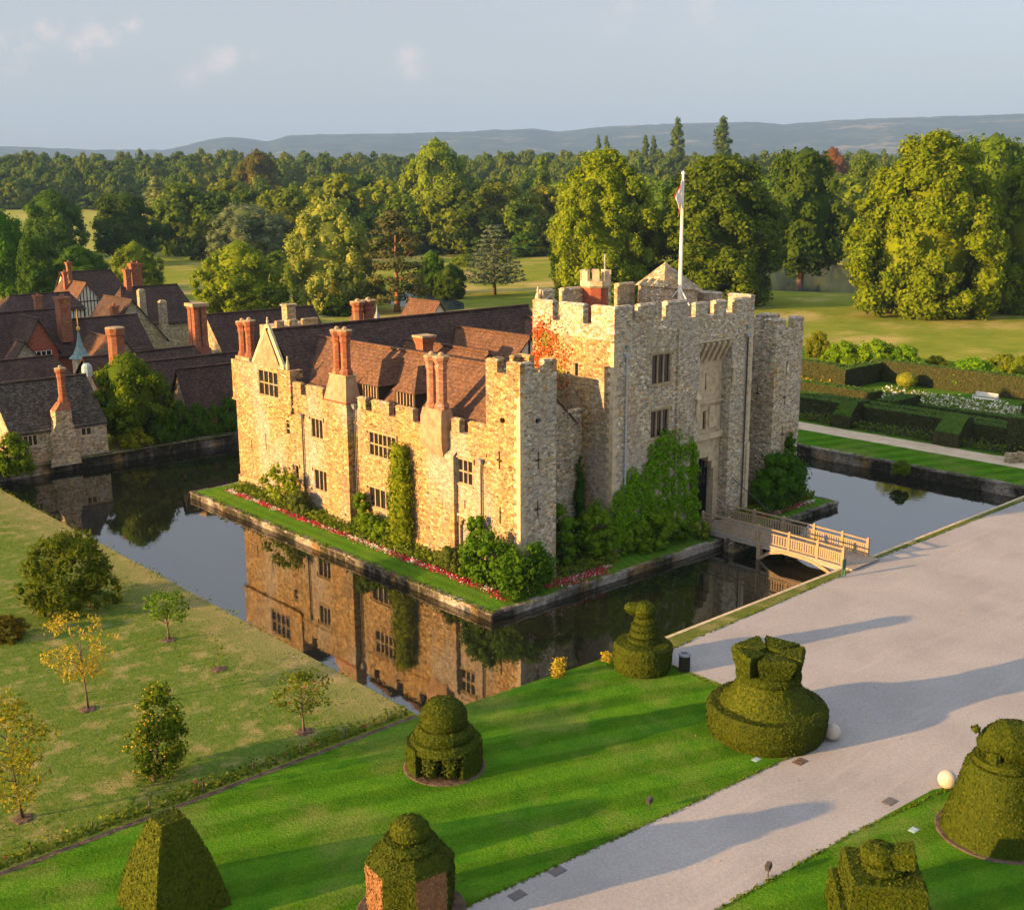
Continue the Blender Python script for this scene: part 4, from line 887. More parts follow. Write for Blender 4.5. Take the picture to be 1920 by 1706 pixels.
# ---- distant hills
PROF = [(-900, 285), (-200, 280), (0, 275), (120, 279), (200, 283), (330, 283), (370, 275), (410, 265), (450, 259), (490, 262), (520, 268), (560, 256), (620, 254), (760, 253), (860, 250), (930, 246), (960, 246), (1000, 243), (1040, 250), (1065, 248), (1100, 243), (1160, 238), (1300, 233), (1400, 231), (1450, 236), (1540, 229), (1650, 223), (1760, 221), (1920, 215), (2600, 225)]
def hpx_far(x, y, py):
    lo, hi = -300, 3000
    for _ in range(50):
        mid = (lo+hi)/2; v = np.array([x, y, mid])-CAM
        if 853-CAM_F*(v@UP)/(v@FW) > py: lo = mid
        else: hi = mid
    return lo
def build_hills():
    from mathutils import noise as mn
    px_, py_ = zip(*PROF); V, F = [], []; na, nr = 420, 30; R0, R1, R2 = 6000, 12000, 14000
    for i in range(na):
        a = CAM_Y-R(50)+R(100)*i/(na-1); pxx = 960-CAM_F*math.tan(max(-1.2, min(1.2, a-CAM_Y)))
        top = np.interp(pxx, px_, py_); zt = hpx_far(CAM[0]+R1*math.cos(a), CAM[1]+R1*math.sin(a), top)
        for j in range(nr):
            t = j/(nr-1); r_ = R0+(R2-R0)*t; x, y = CAM[0]+r_*math.cos(a), CAM[1]+r_*math.sin(a)
            s_ = sstep(0, (R1-R0)/(R2-R0), t); zz = 0+zt*(.25*t+.75*s_ if t < 1 else 1)
            if r_ < R1: zz = zt*(s_**1.3)
            else: zz = zt*(1-.35*(r_-R1)/(R2-R1))
            zz += s_*(9*mn.noise(Vector((x*.012, y*.012, 0)))+6*mn.noise(Vector((x*.004, y*.004, 3))))
            V.append((x, y, zz+2))
    for i in range(na-1):
        for j in range(nr-1): F.append((i*nr+j, i*nr+j+1, (i+1)*nr+j+1, (i+1)*nr+j))
    o = bpy.data.objects.new('hills', raw_mesh('hills', V, F, ['hill woods'], None, [True]*len(F))); COL.objects.link(o); tag(o, kind='structure')
build_hills()
# ---- the bright field left of the wood
V, F = [], []; na, nr = 26, 18
for i in range(na+1):
    for j in range(nr+1):
        px = -420+760*i/na; r_ = 470+345*j/nr; a = CAM_Y-math.atan((px-960)/CAM_F); x, y = CAM[0]+r_*math.cos(a), CAM[1]+r_*math.sin(a); V.append((x, y, ground_z(x, y)+.35))
for i in range(na):
    for j in range(nr): q = i*(nr+1)+j; F.append((q, q+nr+1, q+nr+2, q+1))
o = bpy.data.objects.new('field', raw_mesh('field', V, F, ['field grass'], None, [True]*len(F))); COL.objects.link(o); tag(o, kind='structure')
if o.data.polygons[0].normal.z < 0: o.data.flip_normals()
# ---- footbridge
br = thing('footbridge', 'wooden footbridge with slatted railings crossing the moat to the gatehouse', 'bridge', (18.95, -5.8, 0))
bz = lambda y: .16+.5*(1-((y+5.5)/6.5)**2)*.22
mb = MB(); n_ = 48
for i in range(n_):
    y = .3-12.6*i/n_; mb.obox((18.95, y-.13, bz(y)-.05), (1.62, 0, 0), (0, .125, 0), (0, 0, .045))
for x in (17.5, 18.95, 20.4):
    for i in range(8): ya, yb = .3-12.2*i/8, .3-12.2*(i+1)/8; mb.beam((x, ya, bz(ya)-.24), (x, yb, bz(yb)-.24), .2, .28)
mb.build('deck', 'weathered oak', br)
for x in (17.5, 20.4):
    yy = [-.1, -2.4, -4.9, -7.4, -9.6, -11.5]; mb = MB()
    for a, b in zip(yy, yy[1:]):
        za, zb = bz(a), bz(b); m_ = 11
        for z_, w_ in ((1.08, .09), (.78, .07), (.12, .07)): mb.beam((x, a, za+z_), (x, b, zb+z_), .1, w_)
        for k_ in range(1, m_+1): y = a+(b-a)*k_/(m_+1); mb.obox((x, y, bz(y)+.45), (.02, 0, 0), (0, .055, 0), (0, 0, .32))
    rl = mb.build('railing', 'oak timber', br)
    for y in yy: mb = MB(); mb.box(x-.09, x+.09, y-.09, y+.09, bz(y)-.1, bz(y)+1.16); mb.frust(x-.1, x+.1, y-.1, y+.1, bz(y)+1.161, x-.02, x+.02, y-.02, y+.02, bz(y)+1.28); mb.build('post', 'oak timber', rl)
mb = MB()
for x in (17.45, 20.45): mb.obox((x, -5.1, -.55), (.16, 0, 0), (0, .16, 0), (0, 0, .75))
mb.box(17.2, 20.7, -5.25, -4.95, .06, .1); mb.beam((17.45, -5.1, -.8), (20.45, -5.1, .0), .12, .16)
mb.build('trestle', 'oak timber', br)
for x in (17.45, 20.45):
    mb = MB(); pts = [(x, -5.25, -.75), (x, -6.0, -.25), (x, -6.9, .0), (x, -8.0, .06), (x, -9.3, -.08), (x, -10.4, -.4), (x, -11.3, -.85)]
    for p, q in zip(pts, pts[1:]): mb.beam(p, q, .2, .22, (1, 0, 0))
    mb.build('arched_brace', 'oak timber', br)
mb = MB().mat('moat stone'); mb.box(17.0, 20.9, -2.6, -2.42, -1.4, -.02); mb.frust(17.0, 20.9, -3.3, -2.6, -1.5, 17.3, 20.6, -3.0, -2.6, -.2); mb.build('stone_abutment', None, br)
mb = MB(); mb.tube([(21.3, .3, 3.1), (21.0, -3.4, 1.3)], .035, 5); one('drawbridge_chain', mb, 'iron', 'slanting dark chain from the gatehouse wall down to the footbridge', 'chain', (21.3, .3, 1.3))
# ------------------------------------------------------------------ the village beyond the moat: every house is a thing
def house(name, label, x0, x1, y0, y1, ze, zr, axis, wall, roof, hip=(0, 0), wins=(), timber=False, oh=.3, cat='house', cx=None):
    h = thing(name, label, cat, ((x0+x1)/2, (y0+y1)/2, 0)); holes = {}
    for w in wins: holes.setdefault(w[0], []).append(w[1:5])
    mb = MB().mat(wall); gable_walls(mb, x0, x1, y0, y1, -.2, ze, zr, axis, holes, hip)
    mb.build('wall', None, h)
    mb = MB(); gable_roof(mb, x0, x1, y0, y1, ze, zr, axis, oh, hip=hip, seed=int(abs(x0*7+y0*3))); mb.build('roof', roof, h)
    for w in wins:
        ax = w[0][0]; sg = -1 if w[0][1] == '-' else 1; c = {'x-': x0, 'x+': x1, 'y-': y0, 'y+': y1}[w[0]]
        window(h, ax, c, sg, *w[1:5], w[5], 1, hood=False, mat='white paint' if wall != 'cottage stone' else 'dressed stone', dep=.22)
    if timber:
        mb = MB()
        n_ = int((x1-x0)/.55)
        for i in range(n_+1):
            x = x0+(x1-x0)*i/n_; top = ze+(zr-ze)*(1-abs(2*i/n_-1))-.3 if axis == 'y' else ze-.05
            if top > ze-1.6: mb.box(x-.07, x+.07, y0-.05, y0-.002, max(0, ze-2.4), top)
        mb.box(x0, x1, y0-.055, y0-.002, ze-.08, ze+.08); mb.build('timber_frame', 'black timber', h)
    return h
def stack(h, x, y, z0, z1, w=.5, d=.5, mat='brick', cap=True, label=None):
    mb = MB().mat(mat); mb.box(x-w, x+w, y-d, y+d, z0, z1-.5); mb.box(x-w-.08, x+w+.08, y-d-.08, y+d+.08, z1-.498, z1-.2); mb.box(x-w-.16, x+w+.16, y-d-.16, y+d+.16, z1-.198, z1)
    mb.lathe(x, y, [(min(w, d)*.5, z1+.002), (min(w, d)*.42, z1+.35)], 8)
    return mb.build('chimney', None, h, label)
CT, DK = 'cottage stone', 'shaded clay tile'
c1 = house('cottage', 'stone cottage on the moat wall with dark mossy roof and a stepped chimney breast', -12.0, -3.45, 52.75, 60.9, 3.05, 6.9, 'x', CT, 'old slate tile', oh=.1, wins=[('y-', -11.0, -9.75, 1.7, 2.72, 3), ('y-', -5.85, -4.85, 1.95, 2.7, 2)])
mb = MB().mat(CT); mb.box(-8.75, -6.5, 52.15, 52.748, -.3, 2.4); mb.frust(-8.75, -6.5, 52.15, 53.0, 2.401, -8.2, -6.75, 52.25, 53.4, 3.6); mb.box(-8.2, -6.75, 52.25, 53.4, 3.602, 4.6)
mb.frust(-9.1, -6.3, 51.98, 52.148, -.3, -8.9, -6.4, 52.13, 52.147, .6); mb.mat('brick').frust(-8.2, -6.75, 52.25, 53.4, 4.602, -7.6, -6.75, 52.5, 53.35, 5.3)
cb = mb.build('chimney_breast', None, c1); chimney_shaft(cb, -7.15, 52.95, 5.3, 8.35, .36, 'brick')
mb = MB(); mb.frust(-12.4, -11.9, 52.3, 52.9, -.2, -12.2, -12.0, 52.5, 52.9, 2.2); mb.build('buttress', CT, c1)
house('house', 'long low house with plain dark roof directly behind the mossy stone cottage', -16, .6, 66, 74, 3.4, 7.1, 'x', CT, DK, hip=(0, 2.2))
house('house', 'small stone gable facing the moat between dark roofs left of the red brick gable', -2.6, 1.2, 80, 82.2, 5.0, 7.5, 'y', CT, DK)
h4 = house('house', 'wide dark roofed house with a tall square brick chimney at its right end', -16, 8.0, 87, 97, 4.8, 9.6, 'x', 'red brick', DK)
stack(h4, 7.1, 88.5, 6, 11.3, .65, .75)
house('house', 'red brick gabled house with wide white window under the long dark roof', 0.6, 4.6, 84.6, 90, 5.8, 9.4, 'y', 'red brick', DK, wins=[('y-', 1.5, 3.9, 4.6, 5.7, 4)])
h5 = house('house', 'half timbered house with black and white gable and sunlit tiled roof', 27.4, 31.8, 137, 147, 5.9, 8.9, 'y', 'cream plaster', 'clay tile', timber=True)
stack(h5, 28.6, 143, 7.5, 10.4, .3, .3)
h5b = house('house', 'broad tiled house standing behind the black and white gabled one', 30.5, 41, 145, 154, 5, 9.9, 'x', 'cream plaster', DK, hip=(0, 2))
stack(h5b, 31.5, 148.5, 8.5, 11.6, .35, .35)
h6 = house('house', 'low half timbered house with hipped roof at the far left of the village', 14.2, 26.5, 131, 138, 5.6, 7.8, 'x', 'cream plaster', DK, hip=(2.6, 1), timber=True)
stack(h6, 19.2, 130.2, 5.5, 8.0, .5, .4)
h7 = house('house', 'large hip roofed house crowned by a cluster of tall brick chimneys', 26.2, 38.5, 115.5, 125, 4.2, 9.2, 'x', CT, DK, hip=(2.2, 1.5))
for x, y, z in ((29.3, 120.2, 11.9), (30.6, 121.0, 12.7), (31.7, 121.6, 12.6)): stack(h7, x, y, 8, z, .42, .5)
for x, y, z in ((28.7, 114.5, 9.0), (29.4, 109.2, 7.7)):
    mb = MB().mat(CT); mb.frust(x-.75, x+.75, y-.5, y+.5, 0, x-.5, x+.5, y-.4, y+.4, z-2); mb.box(x-.5, x+.5, y-.4, y+.4, z-1.998, z); mb.frust(x-.55, x+.55, y-.45, y+.45, z+.002, x-.3, x+.3, y-.2, y+.2, z+.35); mb.build('stone_chimney', None, h7)
h8 = house('house', 'house with a tall lopsided stone gable and brick chimneys on its left slope', 17.9, 27.2, 104, 113, 3.2, 8.9, 'y', CT, DK)
for x, y, z in ((20.2, 104.6, 8.2), (21.4, 102.0, 6.6), (20.0, 101, 6.7)): stack(h8, x, y, 3, z, .4, .45)
h10 = house('house', 'dark roofed house with the thick round brick chimney beside the large green tree', 1.0, 14.5, 63.5, 72, 3.2, 6.9, 'x', CT, DK, hip=(0, 1.5))
mb = MB().mat('brick'); mb.lathe(2.85, 64.0, [(1.05, 3.5), (1.02, 6.2), (.82, 6.5), (.82, 9.3), (.95, 9.45), (.98, 10.1)], 10); mb.mat('mullion stone').lathe(2.85, 64.0, [(1.0, 10.102), (.9, 10.2), (.3, 10.25)], 10); mb.build('chimney', None, h10)
mb = MB(); mb.lathe(-.2, 64.4, [(.5, 5.5), (.55, 6.0), (.5, 6.5), (.3, 6.75)], 10); mb.build('skylight', 'pale plate', h10)
house('house', 'short wing with a sunlit brown roof right of the thick round chimney', 6.2, 10.4, 74.5, 84, 4.4, 7.4, 'y', CT, 'clay tile')
house('house', 'plain dark house in the middle of the village behind the copper spire', 8, 17.5, 88, 96, 4.5, 8.2, 'x', CT, DK)
h11 = house('house', 'long tiled range with stone gable end beside a tall clustered brick chimney', 19.6, 34, 72, 81, 4.3, 9.2, 'x', CT, DK)
mb = MB().mat('brick'); mb.frust(13.9, 16.3, 69, 71.4, 0, 14.2, 16.1, 69.3, 71.2, 6.3); 
for i, (a, b) in enumerate(((-.45, -.45), (.45, -.45), (-.45, .45), (.45, .45))): mb.lathe(15.1+a, 70.2+b, [(.55, 6.302), (.5, 6.9), (.46, 7.1), (.46, 10.6), (.6, 11.0)], 8)
mb.mat('mullion stone').box(14.1, 16.1, 69.2, 71.2, 11.002, 11.35); mb.build('chimney', None, h11)
mb = MB().mat(CT); mb.box(24.2, 29.8, 68.5, 72.5, 0, 8.0); merlons(mb, 'y', 68.5, 69, [(24.2, 25.2), (26, 27), (27.8, 29.8)], 8.002, 8.6); mb.box(26.3, 27.5, 69.6, 70.8, 8.003, 10.2); mb.box(26.15, 27.65, 69.45, 70.95, 10.202, 10.4); bt = one('bell_turret', mb, None, 'pale stone turret with battlements rising behind the castle corner gable', 'turret', (27, 70, 0))
house('house', 'dark roofed range beside the moat behind the small sunlit stone gable', 3.6, 14.5, 57.3, 63.5, 3.2, 6.9, 'x', CT, DK)
house('house', 'small tiled wing by the moat with a sunlit pointed stone gable', 5.5, 11.4, 53.9, 58.1, 2.7, 6.5, 'x', CT, DK)
h13 = house('house', 'orange roofed house with leaded finial gable half hidden behind the castle roofs', 29.3, 31.9, 57.5, 62, 7.6, 9.7, 'y', 'red brick', 'clay tile')
mb = MB(); mb.lathe(30.6, 57.4, [(.35, 9.5), (.2, 9.9), (.08, 10.4), (.02, 11)], 8); mb.build('finial', 'leadwork', h13)
house('house', 'orange roofed house with timber gable peeping over the castle rear roof', 39.4, 42.2, 59, 64.5, 8.6, 10.5, 'y', 'cream plaster', 'clay tile')
# copper spire
sp_ = thing('spire_turret', 'small octagonal turret with green copper spire and gilded finial', 'turret', (2.4, 72.4, 0))
mb = MB(); mb.lathe(2.4, 72.4, [(.95, 3), (.95, 6.2)], 8); mb.build('lantern', 'dressed stone', sp_)
mb = MB(); mb.lathe(2.4, 72.4, [(1.25, 6.2), (.8, 6.6), (.42, 7.4), (.2, 8.3), (.1, 9.0)], 8); mb.build('spire', 'verdigris copper', sp_)
mb = MB(); mb.lathe(2.4, 72.4, [(.1, 9.1), (.22, 9.3), (.22, 9.45), (.06, 9.6), (.03, 11.4)], 8); mb.build('finial', 'flag gold', sp_)
# ------------------------------------------------------------------ small things on the forecourt and lawns
x, y = at(1283, 1257); lb = thing('litter_bin', 'dark timber litter bin standing on the gravel beside the bird topiary', 'bin', (x, y, .01))
mb = MB().mat('black timber')
for i in range(14): a = 2*math.pi*i/14; mb.obox((x+.27*math.cos(a), y+.27*math.sin(a), .42), (math.cos(a)*.015, math.sin(a)*.015, 0), (-math.sin(a)*.05, math.cos(a)*.05, 0), (0, 0, .4))
mb.lathe(x, y, [(.24, .03), (.25, .8)], 14); mb.build('body', None, lb); mb = MB(); mb.lathe(x, y, [(.31, .82), (.33, .86), (.3, .92), (.2, .925), (.18, .85)], 14); mb.build('rim', 'leadwork', lb)
x, y = at(1581, 1082); sg = thing('notice_board', 'green notice board on two posts at the end of the footbridge', 'sign', (x, y, 0))
for q in (-.17, .17): mb = MB(); mb.box(x+q-.035, x+q+.035, y+q*.1-.035, y+q*.1+.035, 0, 1.15); mb.build('post', 'green enamel', sg)
mb = MB(); mb.obox((x, y, .84), (.2, .02, 0), (-.002, .02, 0), (0, 0, .34)); mb.build('panel', 'green enamel', sg)
for px, py, lab in ((1560, 1386, 'pale stone ball in the shade at the foot of the crown topiary'), (1775, 1476, 'sunlit stone ball at the lawn corner beside the pig topiary'), (1921, 1442, 'stone ball on the gravel behind the pig topiary at the right edge')):
    x, y = at(px, py); mb = MB(); mb.sm = True; mb.lathe(x, y, [(.38*math.sin(math.pi*i/14)+.004, .37-.38*math.cos(math.pi*i/14)) for i in range(15)], 24); one('stone_ball', mb, 'pale stone ball', lab, 'stone ball', (x, y, 0), 'stone balls by the forecourt')
for px, py, lab in ((1217, 1518, 'small dark spotlight on a stake at the gravel edge of the large lawn'), (1440, 1643, 'small dark spotlight on a stake beside the path by the block topiary')):
    x, y = at(px, py); sl = thing('spotlight', lab, 'spotlight', (x, y, 0), 'ground spotlights'); mb = MB(); mb.tube([(x, y, 0), (x, y, .35)], .025, 5); mb.build('stake', 'iron', sl); mb = MB(); mb.obox((x, y, .42), (.13, .03, .04), (-.02, .08, 0), (-.03, 0, .1)); mb.build('head', 'iron', sl)
for px, py, lab, mt in ((1045, 1633, 'dark iron drain cover at the lawn edge of the path, nearer the clipped drum', 'drain iron'), (970, 1678, 'dark iron drain cover at the bottom edge of the photo on the path', 'drain iron'), (1668, 1503, 'dark iron drain cover on the path below the pig topiary', 'drain iron'), (1500, 1428, 'rusty drain cover on the gravel below the crown topiary', 'bark'), (1418, 1424, 'larger pale inspection plate in the grass below the crown topiary', 'pale plate'), (1402, 1411, 'tiny pale inspection plate in the grass below the crown topiary', 'pale plate'), (1713, 1556, 'pale blue inspection plate in the grass beside the pig topiary', 'pale plate')):
    x, y = at(px, py); q = .3 if mt != 'pale plate' else .2 if 'tiny' not in lab else .09
    mb = MB(); mb.box(x-q, x+q, y-q*.7, y+q*.7, .0, .022); mb.box(x-q*.8, x+q*.8, y-q*.5, y+q*.5, .0225, .03); one('drain_cover' if mt != 'pale plate' else 'inspection_plate', mb, mt, lab, 'cover', (x, y, 0))
# ------------------------------------------------------------------ clipped topiary
YW = 'yew clippings'
def topiary(label, loc, group='clipped yew topiary on the lawns'): return thing('topiary', label, 'topiary', (*loc, 0), group)
def clipped(name, mb, parent, seed, dens=420, size=.05, amp=.06, cuts=2, scale=.9):
    subdiv_noise(mb, cuts, amp, scale, seed); surf_leaves(mb, dens, size, seed); return mb.build(name, None, parent)
def dirt(x, y, r_, name='soil_ring'):
    return None
# bird on a drum
x, y = -3.75, -13.3; t = topiary('bird headed topiary with spiral neck on a round drum by the moat', (x, y))
mb = MB().mat(YW); mb.lathe(x, y, [(1.38, 0), (1.46, .3), (1.46, 1.25), (1.36, 1.42), (.9, 1.5)], 28); clipped('drum', mb, t, 3)
mb = MB().mat(YW)
for i in range(4):
    z = 1.42+i*.34; r_ = (.80, .74, .64, .58)[i]; o_ = .05*i; mb.lathe(x+.03+o_*.8+.06*(i % 2), y+o_*.2, [(r_*.6, z), (r_, z+.05), (r_*.96, z+.28), (r_*.6, z+.335)], 18)
clipped('neck', mb, t, 4, amp=.04, cuts=1)
mb = MB().mat(YW); hx, hy = x+.12, y+.05
mb.lathe(hx, hy, [(.3, 2.72), (.5, 2.9), (.58, 3.12), (.5, 3.36), (.25, 3.5)], 16)
bd = Vector((-RT[0], -RT[1], 0)).normalized(); pd = Vector((-bd.y, bd.x, 0))
c0 = Vector((hx, hy, 3.15)); mb.tube([c0+bd*.3, c0+bd*.55+Vector((0, 0, .04)), c0+bd*.85+Vector((0, 0, .1)), c0+bd*.97+Vector((0, 0, .1))], [.34, .3, .24, .12], 10)
clipped('head', mb, t, 5, amp=.04, cuts=1)
# crown
x, y = -4.9, -21.75; t = topiary('huge crown shaped topiary on a bell and wide round base', (x, y))
mb = MB().mat(YW); mb.lathe(x, y, [(2.5, 0), (2.66, .5), (2.66, 1.25), (2.52, 1.42), (1.9, 1.47)], 36); clipped('base', mb, t, 6, 380)
mb = MB().mat(YW); mb.lathe(x, y, [(2.15, 1.4), (1.85, 1.7), (1.55, 2.1), (1.38, 2.42), (1.3, 2.62)], 30); clipped('bell', mb, t, 7)
mb = MB().mat(YW); mb.lathe(x, y, [(1.32, 2.6), (1.42, 2.7), (1.42, 2.92), (1.3, 3.0), (.6, 3.02)], 26); clipped('band', mb, t, 8, cuts=1)
mb = MB().mat(YW)
ang0 = math.atan2(-FW[1], -FW[0])
for i in range(5):
    a = ang0+2*math.pi*i/5; c_, s_ = math.cos(a), math.sin(a); cc = Vector((x+c_*1.0, y+s_*1.0, 3.68)); ax = Vector((c_, s_, .12)); sd_ = Vector((-s_, c_, 0))
    q = [mb.v(*(Vector((x, y, 3.45))+Vector((c_, s_, 0))*rr_+sd_*w*hw_+Vector((0, 0, h+(.1 if u > 0 else 0))))) for h, ri, ro, hi_, ho in ((-.5, .4, 1.32, .24, .62), (.25, .4, 1.48, .28, .86), (.4, .42, 1.38, .24, .78)) for u, w, rr_, hw_ in ((-1, -1, ri, hi_), (1, -1, ro, ho), (1, 1, ro, ho), (-1, 1, ri, hi_))]
    for k in (0, 4):
        for j in range(4): mb.f(q[k+j], q[k+(j+1) % 4], q[k+4+(j+1) % 4], q[k+4+j])
    mb.f(*q[8:12]); mb.f(*q[0:4][::-1])
clipped('crown_point', mb, t, 9, cuts=1, amp=.04)
mb = MB().mat(YW); mb.lathe(-4.9, -21.75, [(.95, 3.0), (.9, 3.62), (.3, 3.66)], 16); mb.build('core', None, t)
# tiered dome with a hollow
x, y = -17.6, -14.45; t = topiary('domed topiary in tiers with two bushes growing in its hollow', (x, y))
mb = MB().mat('soil'); mb.lathe(x, y, [(1.75, .015), (1.7, .05), (.2, .06)], 30); mb.build('soil_ring', None, t)
th0 = math.atan2(-FW[1], -FW[0])-.05
def arcwall(mb, r0, r1, z0, z1, a0, a1, n):
    R_ = []
    for i in range(n+1):
        a = a0+(a1-a0)*i/n; c_, s_ = math.cos(a), math.sin(a); R_.append([mb.v(x+r_*c_, y+r_*s_, z) for r_, z in ((r1, z0), (r1, z1), (r0, z1), (r0, z0))])
    for p, q in zip(R_, R_[1:]):
        for k in range(4): mb.f(p[k], q[k], q[(k+1) % 4], p[(k+1) % 4])
    mb.f(*R_[0]); mb.f(*R_[-1][::-1])
mb = MB().mat(YW); arcwall(mb, .9, 1.58, .05, 1.25, th0+.62, th0+2*math.pi-.75, 30); arcwall(mb, .5, 1.56, 1.0, 1.4, th0-.8, th0+.68, 8) if False else None
clipped('outer_wall', mb, t, 11, cuts=1)
mb = MB().mat('dark opening'); mb.lathe(x, y, [(1.0, .05), (1.0, 1.4)], 20); mb.build('hollow', None, t)  # near-black core, shade of the cavity put into its colour
mb = MB().mat(YW); mb.lathe(x, y, [(1.5, 1.05), (1.56, 1.12), (1.35, 1.38), (1.12, 1.42), (1.24, 1.5), (1.25, 1.72), (1.05, 1.9), (.8, 1.92)], 26); clipped('middle_tier', mb, t, 12, cuts=1)
mb = MB().mat(YW); mb.lathe(x, y, [(.8, 1.9), (.98, 2.02), (1.0, 2.3), (.86, 2.68), (.55, 2.97), (.2, 3.08)], 24); clipped('dome', mb, t, 13, cuts=1)
for s_, q in ((-.42, 1.0), (.42, 1.0)):
    d = Vector((math.cos(th0), math.sin(th0), 0)); p = Vector((-d.y, d.x, 0)); c_ = Vector((x, y, 0))+d*1.15+p*s_
    me = clumps_mesh('bush', np.array([(c_.x, c_.y, .35), (c_.x, c_.y, .75), (c_.x+.1, c_.y, .95)]), np.array([.4, .42, .3]), 1100, .06, [YW], 3); me.transform(Matrix.Translation((-x, -y, 0)))
    o = bpy.data.objects.new('bush', me); COL.objects.link(o); o.parent = t
# pyramid
x, y = -30.5, -15.7; t = topiary('smooth four sided pyramid topiary with flat top at lower left', (x, y))
mb = MB().mat(YW); rot = R(46); prof = [(1.95, 0), (1.9, .3), (1.68, 1.0), (1.35, 1.9), (.95, 2.7), (.62, 3.3)]
prof = [(r_*1.02, z) for r_, z in prof]; mb.lathe(x, y, prof, 4, rot); clipped('body', mb, t, 15, 420, .05, .05, 6)
# drum with dead panels
x, y = -24.75, -21.55; t = topiary('eight sided topiary with brown dead panels and a coiled top', (x, y))
mb = MB().mat('soil'); mb.lathe(x, y, [(1.9, .015), (1.85, .05), (.2, .06)], 30); mb.build('soil_ring', None, t)
mb = MB(); seg = 8; rot = math.atan2(-FW[1], -FW[0])+R(-10); prof = [(1.42, .02), (1.5, .6), (1.5, 2.05)]
rg = [[mb.v(x+r_*math.cos(rot+2*math.pi*(i+.5)/seg), y+r_*math.sin(rot+2*math.pi*(i+.5)/seg), z) for i in range(seg)] for r_, z in prof]
for k in range(2):
    for i in range(seg):
        mb.mat('dead yew' if i in (6, 0, 3) else YW); mb.f(rg[k][i], rg[k][(i+1) % seg], rg[k+1][(i+1) % seg], rg[k+1][i])
mb.mat(YW); top = [mb.v(x+.95*math.cos(rot+2*math.pi*(i+.5)/seg), y+.95*math.sin(rot+2*math.pi*(i+.5)/seg), 2.5) for i in range(seg)]
for i in range(seg): mb.f(rg[2][i], rg[2][(i+1) % seg], top[(i+1) % seg], top[i])
mb.f(*top); clipped('drum', mb, t, 16, 420, .05, .04, 3)
mb = MB().mat(YW); mb.lathe(x, y, [(.92, 2.45), (.98, 2.6), (.85, 2.8), (.6, 2.85)], 20); mb.lathe(x+.02, y, [(.5, 2.8), (.66, 2.95), (.66, 3.15), (.45, 3.4), (.15, 3.5)], 18); clipped('coiled_top', mb, t, 17, cuts=1, amp=.04)
# pig on a cone
x, y = -5.35, -32.6; t = topiary('pig shaped topiary lying on a tall clipped cone at the right edge', (x, y))
mb = MB().mat('soil'); mb.lathe(x, y, [(2.2, .018), (2.15, .05), (.2, .06)], 30); mb.build('soil_ring', None, t)
mb = MB().mat(YW); mb.lathe(x, y, [(2.0, .03), (1.9, .4), (1.55, 1.7), (1.28, 2.75), (1.15, 2.9), (.5, 2.93)], 34); clipped('cone', mb, t, 18, 380, cuts=2)
mb = MB().mat(YW); mb.lathe(x, y, [(.95, 2.88), (1.08, 2.95), (1.05, 3.15), (.7, 3.2)], 24); clipped('ring', mb, t, 19, cuts=1, amp=.03)
left = Vector((-RT[0], -RT[1], 0)).normalized(); tow = Vector((-FW[0], -FW[1], 0)).normalized(); c0 = Vector((x, y, 3.15))
mb = MB().mat(YW); mb.tube([c0+left*.95+Vector((0, 0, .42)), c0+left*.85+Vector((0, 0, .45)), c0+left*.5+Vector((0, 0, .55)), c0+left*.05+Vector((0, 0, .62)), c0-left*.5+Vector((0, 0, .55)), c0-left*.9+Vector((0, 0, .4)), c0-left*1.05+Vector((0, 0, .3))], [.16, .32, .6, .8, .84, .62, .25], 16)
clipped('pig_body', mb, t, 20, amp=.04, cuts=1)
for q, nm in ((.32, 'ear'), (-.3, 'ear')):
    mb = MB().mat(YW); p = c0+left*.42+tow*q+Vector((0, 0, 1.0)); mb.tube([p, p+left*.05+tow*q*.4+Vector((0, 0, -.25))], [.16, .1], 8); clipped(nm, mb, t, 21, amp=.02, cuts=0)
for a, b in ((.55, .4), (-.55, .45)):
    mb = MB().mat(YW); p = c0+left*a+tow*b; mb.tube([p+Vector((0, 0, .35)), p+tow*.12+Vector((0, 0, -.05))], [.28, .2], 10); clipped('leg', mb, t, 22, amp=.02, cuts=0)
mb = MB().mat(YW); p = c0+left*1.12+Vector((0, 0, 1.12)); mb.tube([p, c0+left*.75+Vector((0, 0, .75))], [.03, .03], 5); mb.lathe(p.x, p.y, [(.03, p.z-.16), (.13, p.z-.05), (.13, p.z+.06), (.03, p.z+.14)], 10); clipped('ball', mb, t, 23, amp=.01, cuts=0)
# stacked square blocks with a hammer head
x, y = -13.9, -32.75; t = topiary('square stacked topiary with a tilted block on top at the bottom edge', (x, y)); rot = R(45+40)
mb = MB().mat(YW); mb.lathe(x, y, [(2.15, .02), (2.1, 1.2), (2.0, 1.27)], 4, rot); clipped('lower_block', mb, t, 24, 420, cuts=5, amp=.04)
mb = MB().mat(YW); mb.lathe(x, y, [(1.62, 1.2), (1.7, 1.32), (1.66, 2.2), (1.55, 2.28), (.4, 2.3)], 4, rot); clipped('upper_block', mb, t, 25, 420, cuts=5, amp=.04)
mb = MB().mat(YW); mb.lathe(x, y, [(.62, 2.25), (.7, 2.35), (.66, 2.5), (.4, 2.55)], 18); mb.lathe(x-.12, y+.12, [(.42, 2.45), (.55, 2.7), (.5, 3.0), (.2, 3.15)], 16); clipped('round_top', mb, t, 26, cuts=1, amp=.03)
mb = MB().mat(YW); c_ = Vector((x, y, 2.8))-left*.42+tow*.2; mb.obox(c_, -left*.42+tow*.12+Vector((0, 0, .12)), left*.08+tow*.34, (-.02, 0, .3)); clipped('tilted_block', mb, t, 27, cuts=2, amp=.03)
